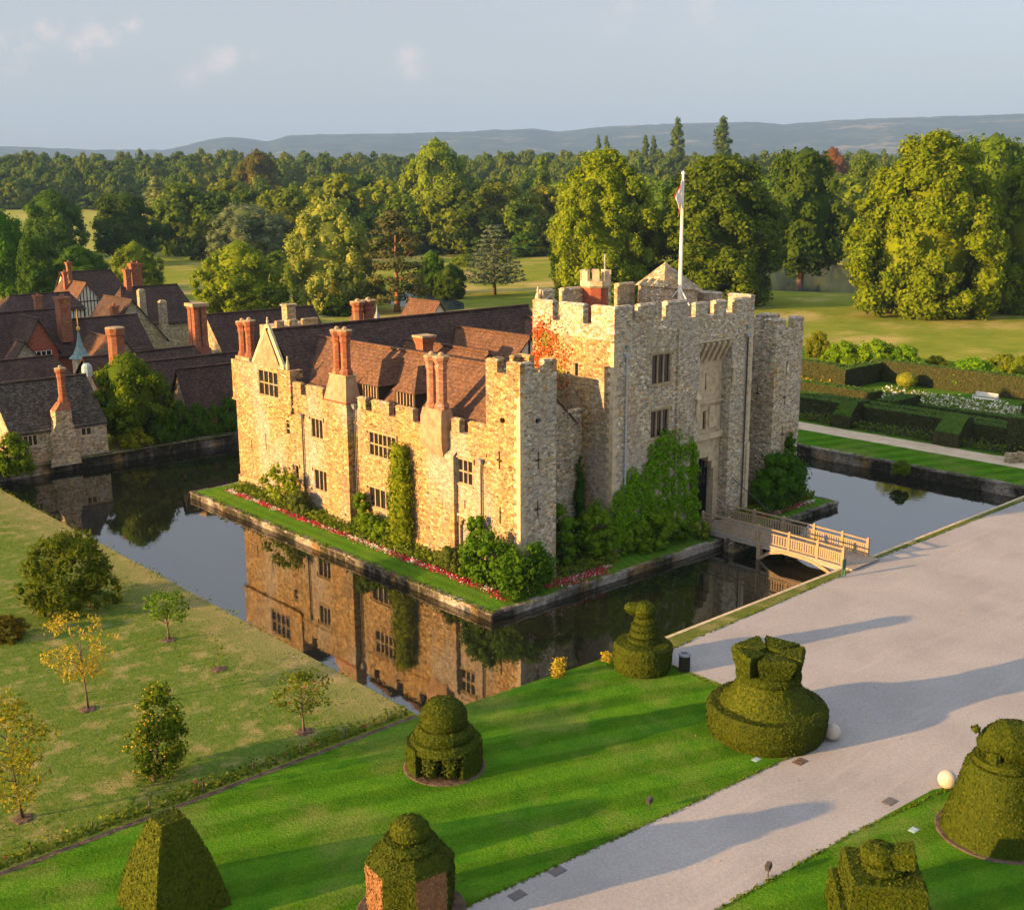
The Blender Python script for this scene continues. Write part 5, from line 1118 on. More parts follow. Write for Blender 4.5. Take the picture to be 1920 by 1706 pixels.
mb = MB().mat(YW); c_ = Vector((x, y, 2.85))+left*.5; mb.lathe(c_.x, c_.y, [(.2, 2.5), (.3, 2.8), (.25, 3.05), (.08, 3.15)], 12); clipped('bump', mb, t, 28, cuts=0, amp=.03)
# ------------------------------------------------------------------ hedge garden across the moat
def hedge(label, boxes, seed, dens=60, size=.13, mat='hedge leaves', group='clipped hedges of the garden', frusts=()):
    mb = MB().mat(mat)
    for b in boxes: mb.box(*b)
    for f in frusts: mb.frust(*f)
    bx_ = boxes[0] if boxes else (*frusts[0][:4], 0, 1); loc = ((bx_[0]+bx_[1])/2, (bx_[2]+bx_[3])/2, 0)
    subdiv_noise(mb, 4, .1, .5, seed); mb.mats = ['hedge shaded side', 'hedge lit top']; V_ = np.array(mb.V); mb.M = [1 if abs(np.cross(V_[f[1]]-V_[f[0]], V_[f[2]]-V_[f[1]])[2]) > .45*np.linalg.norm(np.cross(V_[f[1]]-V_[f[0]], V_[f[2]]-V_[f[1]])) else 0 for f in mb.F]; surf_leaves(mb, dens, size, seed); return one('hedge', mb, None, label, 'hedge', loc, group)  # upward faces coloured as lit, the rest coloured as shaded
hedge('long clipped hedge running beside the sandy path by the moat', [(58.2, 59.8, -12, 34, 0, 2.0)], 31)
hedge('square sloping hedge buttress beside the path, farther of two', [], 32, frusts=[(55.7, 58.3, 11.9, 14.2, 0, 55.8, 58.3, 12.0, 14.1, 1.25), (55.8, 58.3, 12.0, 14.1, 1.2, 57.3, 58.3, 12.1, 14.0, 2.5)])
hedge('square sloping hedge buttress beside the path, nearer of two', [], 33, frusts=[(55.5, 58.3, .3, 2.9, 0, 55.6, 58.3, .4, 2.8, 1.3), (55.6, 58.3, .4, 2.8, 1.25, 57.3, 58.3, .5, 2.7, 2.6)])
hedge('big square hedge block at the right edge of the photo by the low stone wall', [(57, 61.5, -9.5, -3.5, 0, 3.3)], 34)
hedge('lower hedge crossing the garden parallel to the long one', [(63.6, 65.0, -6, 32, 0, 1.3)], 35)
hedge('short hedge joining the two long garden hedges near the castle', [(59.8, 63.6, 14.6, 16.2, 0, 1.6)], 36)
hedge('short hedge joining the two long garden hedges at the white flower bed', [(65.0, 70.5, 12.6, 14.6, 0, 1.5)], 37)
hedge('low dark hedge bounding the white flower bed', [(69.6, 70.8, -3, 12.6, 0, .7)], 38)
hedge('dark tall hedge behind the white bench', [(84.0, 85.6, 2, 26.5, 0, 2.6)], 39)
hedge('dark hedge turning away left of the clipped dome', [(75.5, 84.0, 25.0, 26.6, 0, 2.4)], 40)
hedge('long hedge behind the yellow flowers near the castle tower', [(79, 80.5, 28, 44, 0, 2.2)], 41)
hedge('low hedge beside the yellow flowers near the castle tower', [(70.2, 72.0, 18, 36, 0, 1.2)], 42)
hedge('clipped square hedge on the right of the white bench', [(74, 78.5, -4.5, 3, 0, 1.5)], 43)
x, y = at(1700, 722); mb = MB().mat('lime leaves'); mb.lathe(81.5, 20.3, [(.4, .3), (1.0, .5), (1.25, 1.0), (1.1, 1.5), (.5, 1.85), (.1, 1.9)], 16); surf_leaves(mb, 120, .1, 5); one('clipped_dome', mb, None, 'small bright green clipped dome in front of the dark hedge', 'topiary', (81.5, 20.3, 0))
bn = thing('garden_bench', 'white garden bench against the dark hedge by white flowers', 'bench', (79.6, 9.6, 0)); bx, by = 79.6, 9.6
mb = MB()
for i in range(4): mb.box(bx-.35+i*.18, bx-.21+i*.18, by-1.35, by+1.35, .43, .48)
mb.build('seat', 'white paint', bn); mb = MB()
for z in (.6, .78, .96): mb.box(bx+.36, bx+.4, by-1.35, by+1.35, z, z+.13)
mb.build('backrest', 'white paint', bn)
for q in (-1.3, 1.3):
    for d in (-.3, .36): mb = MB(); mb.box(bx+d, bx+d+.08, by+q-.04, by+q+.04, 0, .7 if d < 0 else 1.1); mb.build('leg', 'white paint', bn)
    mb = MB(); mb.box(bx-.36, bx+.36, by+q-.05, by+q+.05, .701, .75); mb.build('armrest', 'white paint', bn)
sheet('garden_path', [(68.9, 8.6), (71.4, 5.5), (79, 6.2), (79, 12.4), (77.5, 12.4), (76, 8.6)], .016, 'pale stone ball')
rng = np.random.default_rng(77)
def scatter(name, n, fx, size, mats, label, cat='plants', seed=3, jit=.8, wts=None):
    rng = np.random.default_rng(seed); P = fx(rng, n); V, F = leaf_quads(P, np.tile([-.3, -.3, .8], (len(P), 1)), size, rng, jit)
    M = rng.choice(len(mats), len(P), p=wts); o = bpy.data.objects.new(name, raw_mesh(name, V, F, mats, M)); COL.objects.link(o); return tag(o, label, cat, kind='stuff')
def area(x0, x1, y0, y1, h): return lambda rng, n: np.stack([rng.uniform(x0, x1, n), rng.uniform(y0, y1, n), rng.random(n)**1.3*h*(.35+.65*np.abs(np.sin(np.arange(n)*.7)))], 1)
scatter('white_flowers', 4200, area(71.5, 78.6, 2.5, 21, .8), .15, ['white petals', 'green leaves', 'white petals'], 'drift of white roses in the hedged bed around the bench', 'flowers', 4, wts=[.24, .7, .06])
scatter('border_shrubs', 6000, area(56.0, 58.1, -9, 32, .9), .14, ['needle leaves', 'green leaves'], 'loose grey green plants growing between the path and long hedge', 'plants', 5, wts=[.55, .45])
scatter('yellow_flowers', 900, area(72.3, 78.5, 28, 40, .7), .2, ['yellow leaves', 'green leaves'], 'yellow flowers in the garden beside the castle tower', 'flowers', 6, wts=[.6, .4])
scatter('mixed_border', 2600, area(85.8, 90, 4, 40, 1.0), .2, ['green leaves', 'lime leaves', 'white petals', 'dead yew'], 'mixed flower border beyond the dark hedge', 'plants', 7, wts=[.5, .3, .06, .14])
mb = MB(); rnd = random.Random(2)
for i in range(16): a = i/15; mb.box(53.2+a*2.3+rnd.uniform(-.05, .05), 53.8+a*2.3, -5.4-a*1.2-.4, -5.4-a*1.2+.3, 0, .75+rnd.uniform(-.08, .1))
one('low_stone_wall', mb, CT, 'short curved rubble wall at the right edge beside the sandy path', 'wall', (54.3, -6, 0))
# ------------------------------------------------------------------ trees, shrubs and climbers
KIND = {}
def kind(name, H, W, prof, n, rc, per, leafsz, z0, seed, leaves='green leaves', flat=1.0, trunk=.5, bark='bark', limbs=5, hl=.35, jit=.55, core=.7, deep=.25, pts=None, asp=.6):
    C, Rd = profile_clumps(prof, H, W, n, rc, seed, z0, deep=deep) if pts is None else pts
    if pts is None and trunk:
        k_ = 7; ts = np.linspace(.14, .84, k_); inner = np.array([(.0, .0, z0+(H-z0)*t) for t in ts]); ir = np.array([np.interp(t, [p[0] for p in prof], [p[1] for p in prof])*W*.33 for t in ts]); keep = ir < (inner[:, 2]-z0*.6)
        per_i = 3.0
    me = clumps_mesh(name+'_crown', C, Rd, per, leafsz, [leaves], seed, flat, jit, core, asp, out=(0, 0, z0+(H-z0)*.4), inner=(inner[keep], ir[keep]) if pts is None and trunk else None)
    tr = None
    if trunk:
        tb = trunk_mb(H*.8, trunk, seed, limbs, hl=hl, spread=W*.3); tr = raw_mesh(name+'_trunk', tb.V, tb.F, [bark])
    KIND[name] = (me, tr, H, W)
def tree(kd, label, x, y, H, W, tint=(1, 1, 1), group=None, name='tree', cat='tree', z=None, rot=None, seed=None):
    me, tr, H0, W0 = KIND[kd]; z = ground_z(x, y)-.05 if z is None else z
    r = thing(name, label, cat, (x, y, z), group); r.scale = (W/W0, W/W0, H/H0)
    r.rotation_euler = (0, 0, rot if rot is not None else (x*1.7+y*.9) % 6.28)
    c = bpy.data.objects.new('crown', me); COL.objects.link(c); c.parent = r; c.color = (*tint, 1)
    if tr is not None: t = bpy.data.objects.new('trunk', tr); COL.objects.link(t); t.parent = r
    return r
DOME = [(0, .45), (.15, .85), (.4, 1), (.7, .86), (.9, .5), (1, .2)]
CHEST = [(0, .74), (.12, .93), (.35, 1), (.6, .92), (.8, .7), (.93, .42), (1, .16)]
kind('chestnut a', 30, 24, CHEST, 270, 1.7, 64, .33, .2, 1, trunk=.7)
kind('chestnut b', 30, 24, CHEST, 260, 1.8, 60, .34, .2, 2, trunk=.7)
kind('oak a', 20, 20, DOME, 120, 1.8, 30, .36, 2.2, 3)
kind('oak b', 20, 18, [(0, .4), (.2, .9), (.45, .95), (.6, .8), (.8, .75), (1, .25)], 120, 1.7, 30, .36, 2.0, 4)
kind('round', 14, 16, [(0, .85), (.3, 1), (.6, .9), (.85, .6), (1, .25)], 130, 1.35, 44, .27, .1, 5, trunk=.35)
kind('willow', 20, 16, [(0, .8), (.3, 1), (.6, .95), (.85, .65), (1, .3)], 150, 1.2, 60, .26, .4, 6, 'lime leaves', flat=1.6, trunk=.5, jit=.8)
kind('poplar', 28, 5, [(0, .5), (.15, .9), (.5, 1), (.8, .7), (1, .15)], 80, .95, 46, .3, 1.5, 7, flat=1.5, trunk=.35, limbs=0)
rg = np.random.default_rng(9); C, Rd = [], []
for z, r_ in ((3.2, 4.6), (4.6, 4.9), (6.4, 4.3), (9.0, 3.6), (11.2, 4.4), (13.2, 4.0), (15.0, 3.2), (16.8, 2.4), (18, 1.4)):
    for i in range(int(3+r_*2)): a = rg.random()*6.28; q = r_*(.45+.55*rg.random()); C.append((q*math.cos(a), q*math.sin(a), z+rg.normal()*.35)); Rd.append(1.0+.5*rg.random())
kind('pine', 18.8, 10, None, 0, 0, 48, .24, 3, 10, 'needle leaves', .62, .42, 'pine bark', 7, .3, core=.6, pts=(np.array(C), np.array(Rd)))
C, Rd = [], []
for k_ in range(14):
    t = k_/13; z = 2.6+t*13; R_ = 5.2*(1-t)**.8+.3
    for i in range(int(4+R_*1.6)):
        a = i*2*math.pi/int(4+R_*1.6)+k_*.7; 
        for u in (.45, .75, 1.0):
            if u*R_ > .4: C.append((u*R_*math.cos(a), u*R_*math.sin(a), z+.35*u*R_*.35+rg.normal()*.12)); Rd.append(.55+.35*(1-u))
kind('cedar', 16.2, 10.5, None, 0, 0, 60, .17, 2.6, 11, 'needle leaves', .5, .3, 'bark', 0, core=.45, pts=(np.array(C), np.array(Rd)))
kind('shrub', 3, 4, [(0, .8), (.3, 1), (.65, .85), (1, .3)], 90, .46, 260, .10, .05, 12, trunk=0, core=.6, jit=.75)
kind('bush', 4, 5, [(0, .8), (.3, 1), (.7, .9), (1, .45)], 170, .42, 300, .15, .05, 13, trunk=0, core=.5, asp=.22, jit=1.0)
for s_ in range(4): kind('far %s' % 'abcd'[s_], 17, 15, DOME if s_ % 2 else CHEST, 60, 1.7, 14, .5, .8, 20+s_, 'wood leaves', trunk=0, core=.75)
def ptree(kd, px, pb, pt, pw, tint, label, name='tree', cat='tree', group=None, flat=True, wf=1.0):
    x, y = at(px, pb) if pb > 520 else atg(px, pb)
    z = ground_z(x, y); H = hpx(x, y, pt)-z; Wd = pw*depth(x, y, z)/CAM_F*wf
    return tree(kd, label, x, y, H, Wd, tint, group, name, cat)
B_ = 'broadleaved trees in the park'
ptree('chestnut a', 1128, 572, 281, 210, (1.5, 1.4, .7), 'tall bright green chestnut tree just left of the flagpole', 'chestnut_tree')
ptree('chestnut b', 1335, 570, 298, 262, (.95, 1.0, .75), 'broad deep green chestnut tree directly behind the flagpole', 'chestnut_tree')
ptree('oak b', 1500, 528, 290, 180, (.5, .62, .6), 'dark rounded tree beyond the lake, right of the flagpole')
ptree('chestnut a', 1733, 592, 248, 268, (1.45, 1.38, .6), 'largest golden green chestnut tree on the right of the park', 'chestnut_tree')
ptree('chestnut b', 1945, 585, 262, 215, (1.4, 1.32, .6), 'golden chestnut tree cut off by the right edge of the photo', 'chestnut_tree')
ptree('oak b', 1845, 520, 265, 190, (1.0, 1.15, .7), 'shaded green tree between the two golden chestnut trees')
ptree('oak b', 1608, 470, 298, 92, (.8, .85, .75), 'dull green tree just left of the largest golden chestnut')
ptree('round', 1556, 372, 283, 78, (1.5, .42, .8), 'dark red copper beech above the dark rounded tree', 'beech_tree')
for px, pb, pt, pw, lab in ((1268, 350, 217, 30, 'tall slim poplar on the skyline above the flagpole, left of two'), (1352, 350, 215, 38, 'tall slim poplar on the skyline above the flagpole, right of two'), (1209, 342, 250, 17, 'small skyline poplar, left one of the middle pair'), (1224, 342, 251, 16, 'small skyline poplar, right one of the middle pair'), (1121, 341, 250, 14, 'small skyline poplar, left one of the left pair'), (1136, 341, 252, 15, 'small skyline poplar, right one of the left pair')):
    ptree('poplar', px, pb, pt, pw, (.75, .85, .8), lab, 'poplar_tree', group='poplars on the skyline')
ptree('poplar', 1016, 452, 288, 40, (1.0, 1.15, .85), 'olive green poplar left of the bright chestnut tree', 'poplar_tree')
ptree('cedar', 927, 553, 412, 112, (1.25, 1.35, 1.9), 'blue grey conifer with bare trunk on the rear lawn', 'conifer_tree')
ptree('pine', 745, 585, 398, 122, (1.15, 1.0, .7), 'tall pine with orange trunk and layered crown behind the castle', 'pine_tree')
ptree('oak b', 935, 475, 348, 135, (1.15, .95, .7), 'olive brown tree behind the blue grey conifer')
ptree('willow', 622, 582, 383, 165, (1.3, 1.35, 2.6), 'golden yellow willow tree beside the pine', 'willow_tree')
ptree('willow', 468, 500, 386, 170, (.62, .72, 3.2), 'silvery green willow tree above the round bushy tree', 'willow_tree')
ptree('round', 452, 586, 460, 170, (1.6, 1.5, .9), 'round bushy green tree behind the village roofs')
ptree('round', 560, 540, 478, 62, (1.1, 1.1, .9), 'small rounded tree between the bushy tree and golden willow')
ptree('oak a', 820, 450, 271, 135, (1.75, 1.65, .8), 'tall light green tree in the middle of the wood')
ptree('oak b', 868, 446, 328, 84, (.95, .9, .65), 'olive tree in front of the tall light green tree')
ptree('oak a', 488, 410, 288, 92, (1.15, .72, .45), 'bronze tinted tree standing above the left wood')
ptree('oak b', 240, 494, 368, 142, (.5, .62, .5), 'dark oak in front of the green field, right of two')
ptree('oak a', 107, 502, 363, 122, (.52, .72, .45), 'dark oak in front of the green field, left of two')
ptree('oak a', 355, 478, 368, 86, (.6, .62, .5), 'dark tree between the field and the silvery willow')
ptree('poplar', 297, 425, 328, 48, (1.9, 1.6, 6), 'slender grey leaved tree at the edge of the left wood')
ptree('oak b', 272, 350, 316, 28, (2.2, 1.6, .5), 'small yellow tree in the left wood')
ptree('oak a', 8, 570, 398, 130, (.6, 1.0, .5), 'big green tree cut off by the left edge above the roofs')
ptree('oak b', 78, 575, 448, 96, (.4, .6, .5), 'very dark tree behind the low half timbered house')
ptree('round', 150, 552, 466, 118, (.65, .95, .5), 'mid green spreading tree behind the black and white gable')
ptree('round', 257, 540, 458, 96, (1.4, 1.3, .7), 'yellowish green tree behind the brick chimney cluster')
ptree('round', 845, 560, 498, 64, (.5, .62, .45), 'small dark round tree by the rear lawn, right of two')
ptree('round', 810, 550, 474, 64, (.6, .88, .6), 'small green round tree by the rear lawn, left of two')
ptree('oak a', 1690, 470, 300, 120, (.8, .9, .6), 'tree partly hidden behind the largest golden chestnut')
ptree('oak b', 1450, 470, 330, 110, (.75, .85, .6), 'tree squeezed between the deep green chestnut and dark rounded tree')
rnd = random.Random(21)
# the wood beyond: individuals in front, one mass behind
pos = []; tries = 0
while tries < 16000 and len(pos) < 2300:
    tries += 1
    px = rnd.uniform(-180, 2100); d = 400+880*rnd.random()
    a = CAM_Y-math.atan((px-960)/CAM_F); x, y = CAM[0]+d*math.cos(a), CAM[1]+d*math.sin(a)
    if px < 335 and 500 < d < 810: continue
    if px < 335 and d < 500: continue
    if 560 < px < 1060 and d < 415: continue
    if px > 1380 and d < 430: continue
    from mathutils import noise as mn
    if mn.noise(Vector((x*.006, y*.006, 7))) < -.5 and d < 1100: continue
    sp = 11.0 if d > 700 else 11.5
    if any((x-q[0])**2+(y-q[1])**2 < sp*sp for q in pos): continue
    pos.append((x, y, d))
pos.sort(key=lambda q: q[2])
NI = 285
for i, (x, y, d) in enumerate(pos[:NI]):
    g = rnd.random(); br_ = rnd.uniform(.7, 1.45)
    tint = (br_*.85, br_*.95, br_*.75) if g < .6 else (br_*1.15, br_*1.05, br_*.7) if g < .85 else (br_*.6, br_*.75, br_*.7)
    H = (11+15*rnd.random()**1.5)*(1.12 if d < 700 else 1); W_ = H*rnd.uniform(.85, 1.15)
    c = bpy.data.objects.new('wood_tree', KIND['far %s' % 'abcd'[i % 4]][0]); COL.objects.link(c); c.location = (x, y, ground_z(x, y)-.4); c.scale = (W_/15, W_/15, H/17); c.rotation_euler = (0, 0, rnd.random()*6.28); c.color = (*tint, 1)
    tag(c, 'rounded green tree of the broad wood beyond the park', 'tree', 'trees of the wood beyond the park')
# everything farther: one mass, its crowns set out with geometry nodes
def far_mass(name, P, label, srcs):
    n = len(P); me = bpy.data.meshes.new(name); me.vertices.add(n); me.vertices.foreach_set('co', np.array([(x, y, ground_z(x, y)-.6) for x, y, H, W_ in P], np.float32).ravel())
    for an, dt, dat in (('size', 'FLOAT_VECTOR', [(W_/15, W_/15, H/17) for x, y, H, W_ in P]), ('turn', 'FLOAT', [rnd.random()*6.28 for _ in P]), ('pick', 'INT', [i % len(srcs) for i in range(n)])):
        at_ = me.attributes.new(an, dt, 'POINT'); at_.data.foreach_set('vector' if dt == 'FLOAT_VECTOR' else 'value', np.array(dat, np.int32 if dt == 'INT' else np.float32).ravel())
    o = bpy.data.objects.new(name, me); COL.objects.link(o); o.color = (.95, 1.0, .85, 1)
    g = bpy.data.node_groups.new(name, 'GeometryNodeTree'); g.interface.new_socket('Geometry', in_out='INPUT', socket_type='NodeSocketGeometry'); g.interface.new_socket('Geometry', in_out='OUTPUT', socket_type='NodeSocketGeometry')
    gi, go, jn = g.nodes.new('NodeGroupInput'), g.nodes.new('NodeGroupOutput'), g.nodes.new('GeometryNodeJoinGeometry')
    def attr(an, dt): q = g.nodes.new('GeometryNodeInputNamedAttribute'); q.data_type = dt; q.inputs['Name'].default_value = an; return q.outputs[0]
    cx = g.nodes.new('ShaderNodeCombineXYZ'); g.links.new(attr('turn', 'FLOAT'), cx.inputs[2])
    for i, so in enumerate(srcs):
        oi = g.nodes.new('GeometryNodeObjectInfo'); oi.inputs['Object'].default_value = so; oi.inputs['As Instance'].default_value = True
        ip = g.nodes.new('GeometryNodeInstanceOnPoints'); cmp_ = g.nodes.new('FunctionNodeCompare'); cmp_.data_type = 'INT'; cmp_.operation = 'EQUAL'
        ins = [q for q in cmp_.inputs if q.type == 'INT']; g.links.new(attr('pick', 'INT'), ins[0]); ins[1].default_value = i
        g.links.new(gi.outputs[0], ip.inputs['Points']); g.links.new(cmp_.outputs[0], ip.inputs['Selection']); g.links.new(oi.outputs['Geometry'], ip.inputs['Instance']); g.links.new(cx.outputs[0], ip.inputs['Rotation']); g.links.new(attr('size', 'FLOAT_VECTOR'), ip.inputs['Scale'])
        g.links.new(ip.outputs[0], jn.inputs[0])
    g.links.new(jn.outputs[0], go.inputs[0]); md = o.modifiers.new('crowns', 'NODES'); md.node_group = g
    return tag(o, label, 'wood', kind='stuff')
SRC = [o for o in COL.objects if o.name.startswith('wood_tree')][:4]
far_mass('distant_wood', [(x, y, 10+17*rnd.random()**1.6, rnd.uniform(11, 23)) for x, y, d in pos[NI:]], 'mass of green treetops stretching away to the foot of the hills', SRC)
FP = []
for _ in range(1500):
    px = rnd.uniform(-100, 2020); d = 1250+2900*rnd.random()**1.3; a = CAM_Y-math.atan((px-960)/CAM_F); x, y = CAM[0]+d*math.cos(a), CAM[1]+d*math.sin(a)
    if mn.noise(Vector((x*.003, y*.003, 2))) > -.1: FP.append((x, y, rnd.uniform(12, 22), rnd.uniform(16, 30)))
far_mass('distant_wood', FP, 'farthest hazy tree belts on the plain below the blue hills', SRC)
# undergrowth at the foot of the near wood
for i in range(46):
    px = rnd.uniform(380, 1650); d = rnd.uniform(330, 440); a = CAM_Y-math.atan((px-960)/CAM_F); x, y = CAM[0]+d*math.cos(a), CAM[1]+d*math.sin(a)
    if 560 < px < 1060 and d < 400: continue
    tree('far %s' % 'abcd'[i % 4], 'low rounded shrub tree along the park edge in front of the wood', x, y, rnd.uniform(4, 9), rnd.uniform(7, 12), (rnd.uniform(.7, 1.3), rnd.uniform(.8, 1.1), .7), 'shrub trees along the park edge')
for px, pb, pt, pw, tint, lab in ((980, 480, 455, 110, (1.6, 1.4, .7), 'long low golden scrub at the far side of the rear lawn'), (870, 500, 478, 60, (1.3, 1.3, .7), 'low scrub bush left of the blue grey conifer'), (700, 560, 520, 60, (.8, .9, .7), 'low bush on the bank behind the golden willow'), (640, 590, 555, 90, (.35, .45, .4), 'dark low bush at the water behind the castle chimneys')):
    ptree('shrub', px, pb, pt, pw, tint, lab, 'shrub', 'shrub')
# ---- moat side and garden shrubs
tree('oak a', 'large green tree growing on the moat bank beside the stone cottage', .3, 55.6, 8.3, 7.6, (.95, 1.0, .5), cat='tree')
tree('shrub', 'yellow green bush on the moat bank right of the cottage', -.6, 53.6, 2.0, 3.2, (2.0, 1.5, .4), name='shrub', cat='shrub')
tree('shrub', 'dark green bush on the bank between the yellow bush and hedge shrubs', 2.3, 53.8, 3.0, 3.0, (.6, .85, .6), name='shrub', cat='shrub')
for i, (x, H) in enumerate(((4.3, 3.6), (6.2, 3.2), (8.0, 2.9), (9.6, 3.4))): tree('shrub', 'dark leafy shrub in the row on the moat bank before the pointed gable', x, 53.9, H, 2.9, (.55, .85, .6), 'shrubs in a row on the moat bank', 'shrub', 'shrub')
tree('shrub', 'leafy climber sprawling over the left corner of the stone cottage', -12.2, 51.9, 3.3, 3.4, (1.0, 1.1, .6), name='climbing_plant', cat='plant', z=-.1)
tree('shrub', 'dark plant at the left photo edge below the stone cottage', -13.8, 52.9, 2.2, 3.0, (.6, .9, .5), name='shrub', cat='shrub')
for px, pb, pt, pw, tint, lab in ((1533, 668, 622, 52, (1.4, 1.1, .6), 'yellowish bush beside the right corner tower'), (1580, 697, 641, 84, (1.3, 1.6, .6), 'bright green garden bush, left end of the tall row'), (1640, 700, 638, 100, (1.3, 1.5, .6), 'bright green garden bush, tallest in the middle of the row'), (1692, 702, 648, 80, (1.1, 1.5, .6), 'bright green garden bush, right end of the tall row'), (1755, 700, 668, 60, (1.3, 1.1, .7), 'olive bush between the two bright green bush groups'), (1822, 728, 672, 104, (1.2, 1.7, .6), 'arching bright green bush behind the white bench'), (1880, 702, 664, 70, (1.4, 1.2, .9), 'pale mixed bush behind the arching green one'), (1915, 712, 668, 60, (1.3, 1.2, .7), 'olive bush at the right photo edge in the garden'), (1605, 676, 652, 60, (1.0, 1.2, .6), 'bush half hidden behind the tall garden row'), (1690, 885, 862, 36, (1.1, 1.1, .5), 'small rounded bush overhanging the moat wall')):
    ptree('shrub', px, pb, pt, pw, tint, lab, 'shrub', 'shrub', 'garden bushes across the moat')
# ---- orchard
tree('bush', 'big spiky dark bush on the orchard bank', -21.9, 15.0, 4.4, 5.5, (.75, .72, .5), name='shrub', cat='shrub')
tree('bush', 'low reddish dark bush at the left photo edge', *at(14, 1198), 1.3, 2.2, (.9, .5, .5), name='shrub', cat='shrub')
def small_tree(name, label, x, y, H, W, seed, leaves, n, rc, per, lsz, z0, accent=None, extra=None, lean=0, prof=DOME, core=0, trunk=.06, deep=.6, tint=(1, 1, 1)):
    t = thing(name, label, 'tree', (x, y, 0)); C, Rd = profile_clumps(prof, H, W, n, rc, seed, z0, deep=deep); C[:, 0] += lean*C[:, 2]
    me = clumps_mesh('crown', C, Rd, per, lsz, [leaves]+([accent] if accent else []), seed, 1, .8, core, accent=.06 if accent else None)
    o = bpy.data.objects.new('crown', me); COL.objects.link(o); o.parent = t; o.color = (*tint, 1)
    tb = trunk_mb(H*.75, trunk, seed, 12, lean=lean, hl=z0/H*.9, spread=W*.42); tr = bpy.data.objects.new('trunk', raw_mesh('trunk', tb.V, tb.F, ['bark'])); COL.objects.link(tr); tr.parent = t
    if extra:
        rng = np.random.default_rng(seed); i_ = rng.choice(len(C), extra[1]); Vs, Fs, off = [], [], 0
        for k_ in i_:
            c = C[k_]+sphere_dirs(1, rng)[0]*Rd[k_]*1.0; Vs.append(c+ICO_V*extra[2]); Fs += [tuple(int(q)+off for q in f) for f in ICO_F]; off += len(ICO_V)
        f_ = bpy.data.objects.new('fruit', raw_mesh('fruit', np.concatenate(Vs), Fs, [extra[0]])); COL.objects.link(f_); f_.parent = t; f_['kind'] = 'stuff'
    mb = MB(); mb.lathe(0, 0, [(.42, .012), (.35, .05), (.05, .07)], 14, wob=lambda i, z: 1+.15*math.sin(i*2.3)); mb.mats = ['soil']; s_ = mb.build('soil_ring', None, t, local=True)
    return t
small_tree('orchard_tree', 'small bright green sapling tree near the moat bank', -19.9, 6.6, 2.9, 2.4, 41, 'green leaves', 34, .32, 240, .085, 1.25, tint=(1.0, 1.35, .6))
small_tree('orchard_tree', 'sparse yellow leaved fruit tree in the middle of the orchard', -26.6, 1.2, 4.8, 3.7, 42, 'yellow leaves', 44, .28, 480, .065, 1.9, lean=-.04)
small_tree('apple_tree', 'little apple tree with red apples at the orchard corner', -20.3, -7.7, 2.9, 2.9, 43, 'green leaves', 40, .32, 320, .07, 1.1, tint=(1.1, 1.0, .7), extra=('red fruit', 22, .04))
small_tree('quince_tree', 'dense leaning fruit tree dotted with pale yellow fruit', -27.0, -6.9, 4.0, 2.7, 44, 'green leaves', 80, .36, 420, .07, .3, lean=.10, core=.5, deep=.4, tint=(.8, .85, .55), extra=('ripe fruit', 260, .04), prof=[(0, .75), (.3, 1), (.6, .7), (1, .3)])
small_tree('orchard_tree', 'tall yellowing fruit tree at the lower left edge of the photo', -32.4, -6.6, 5.3, 3.3, 45, 'lime leaves', 64, .36, 360, .07, 1.0, accent='yellow leaves', lean=-.05, tint=(1.0, .85, .6))
small_tree('orchard_tree', 'thin young sapling with few leaves near the moat bank', -19.8, 1.2, 1.8, .7, 46, 'green leaves', 7, .18, 90, .07, .6, trunk=.025)
rng = np.random.default_rng(31); P = np.stack([rng.uniform(-46, -15.7, 3000), -9.6+np.abs(rng.normal(0, .42, 3000)), rng.random(3000)**1.6*.45*(.3+.7*np.abs(np.sin(np.arange(3000)*.37)))], 1)
P[:, 1] = np.minimum(P[:, 1], -8.4); V, F = leaf_quads(P, np.tile([-.3, -.2, .7], (len(P), 1)), .085, rng, .8)
o = bpy.data.objects.new('rose_border', raw_mesh('rose_border', V, F, ['green leaves', 'lime leaves', 'red petals'], rng.choice(3, len(P), p=[.75, .24, .01]))); COL.objects.link(o); tag(o, 'low straggling plants in the border between orchard and lawn', 'plants', kind='stuff')
for i in range(13):
    x = -17-i*2.3; mb = MB(); mb.box(x-.025, x+.025, -9.525, -9.475, 0, .5); one('border_post', mb, 'bark', 'short thin wooden post in the border between orchard and lawn', 'post', (x, -9.5, 0), 'posts along the orchard border')
# grass tufts in the orchard, tall enough to break the flat ground
rng = np.random.default_rng(33); n_ = 26000; P = np.stack([rng.uniform(-48, -15.6, n_), rng.uniform(-9, 50, n_), rng.random(n_)*.06], 1)
mn_ = np.sin(P[:, 0]*.9)+np.sin(P[:, 1]*1.1+P[:, 0]*.3)+rng.normal(size=n_)*.8; P = P[mn_ > .2]
V, F = leaf_quads(P, np.tile([-.2, -.2, .5], (len(P), 1)), .07, rng, .6, .35); o = bpy.data.objects.new('grass_tufts', raw_mesh('grass_tufts', V, F, ['green leaves'])); COL.objects.link(o); tag(o, 'rough tufts in the dry orchard grass', 'grass', kind='stuff')
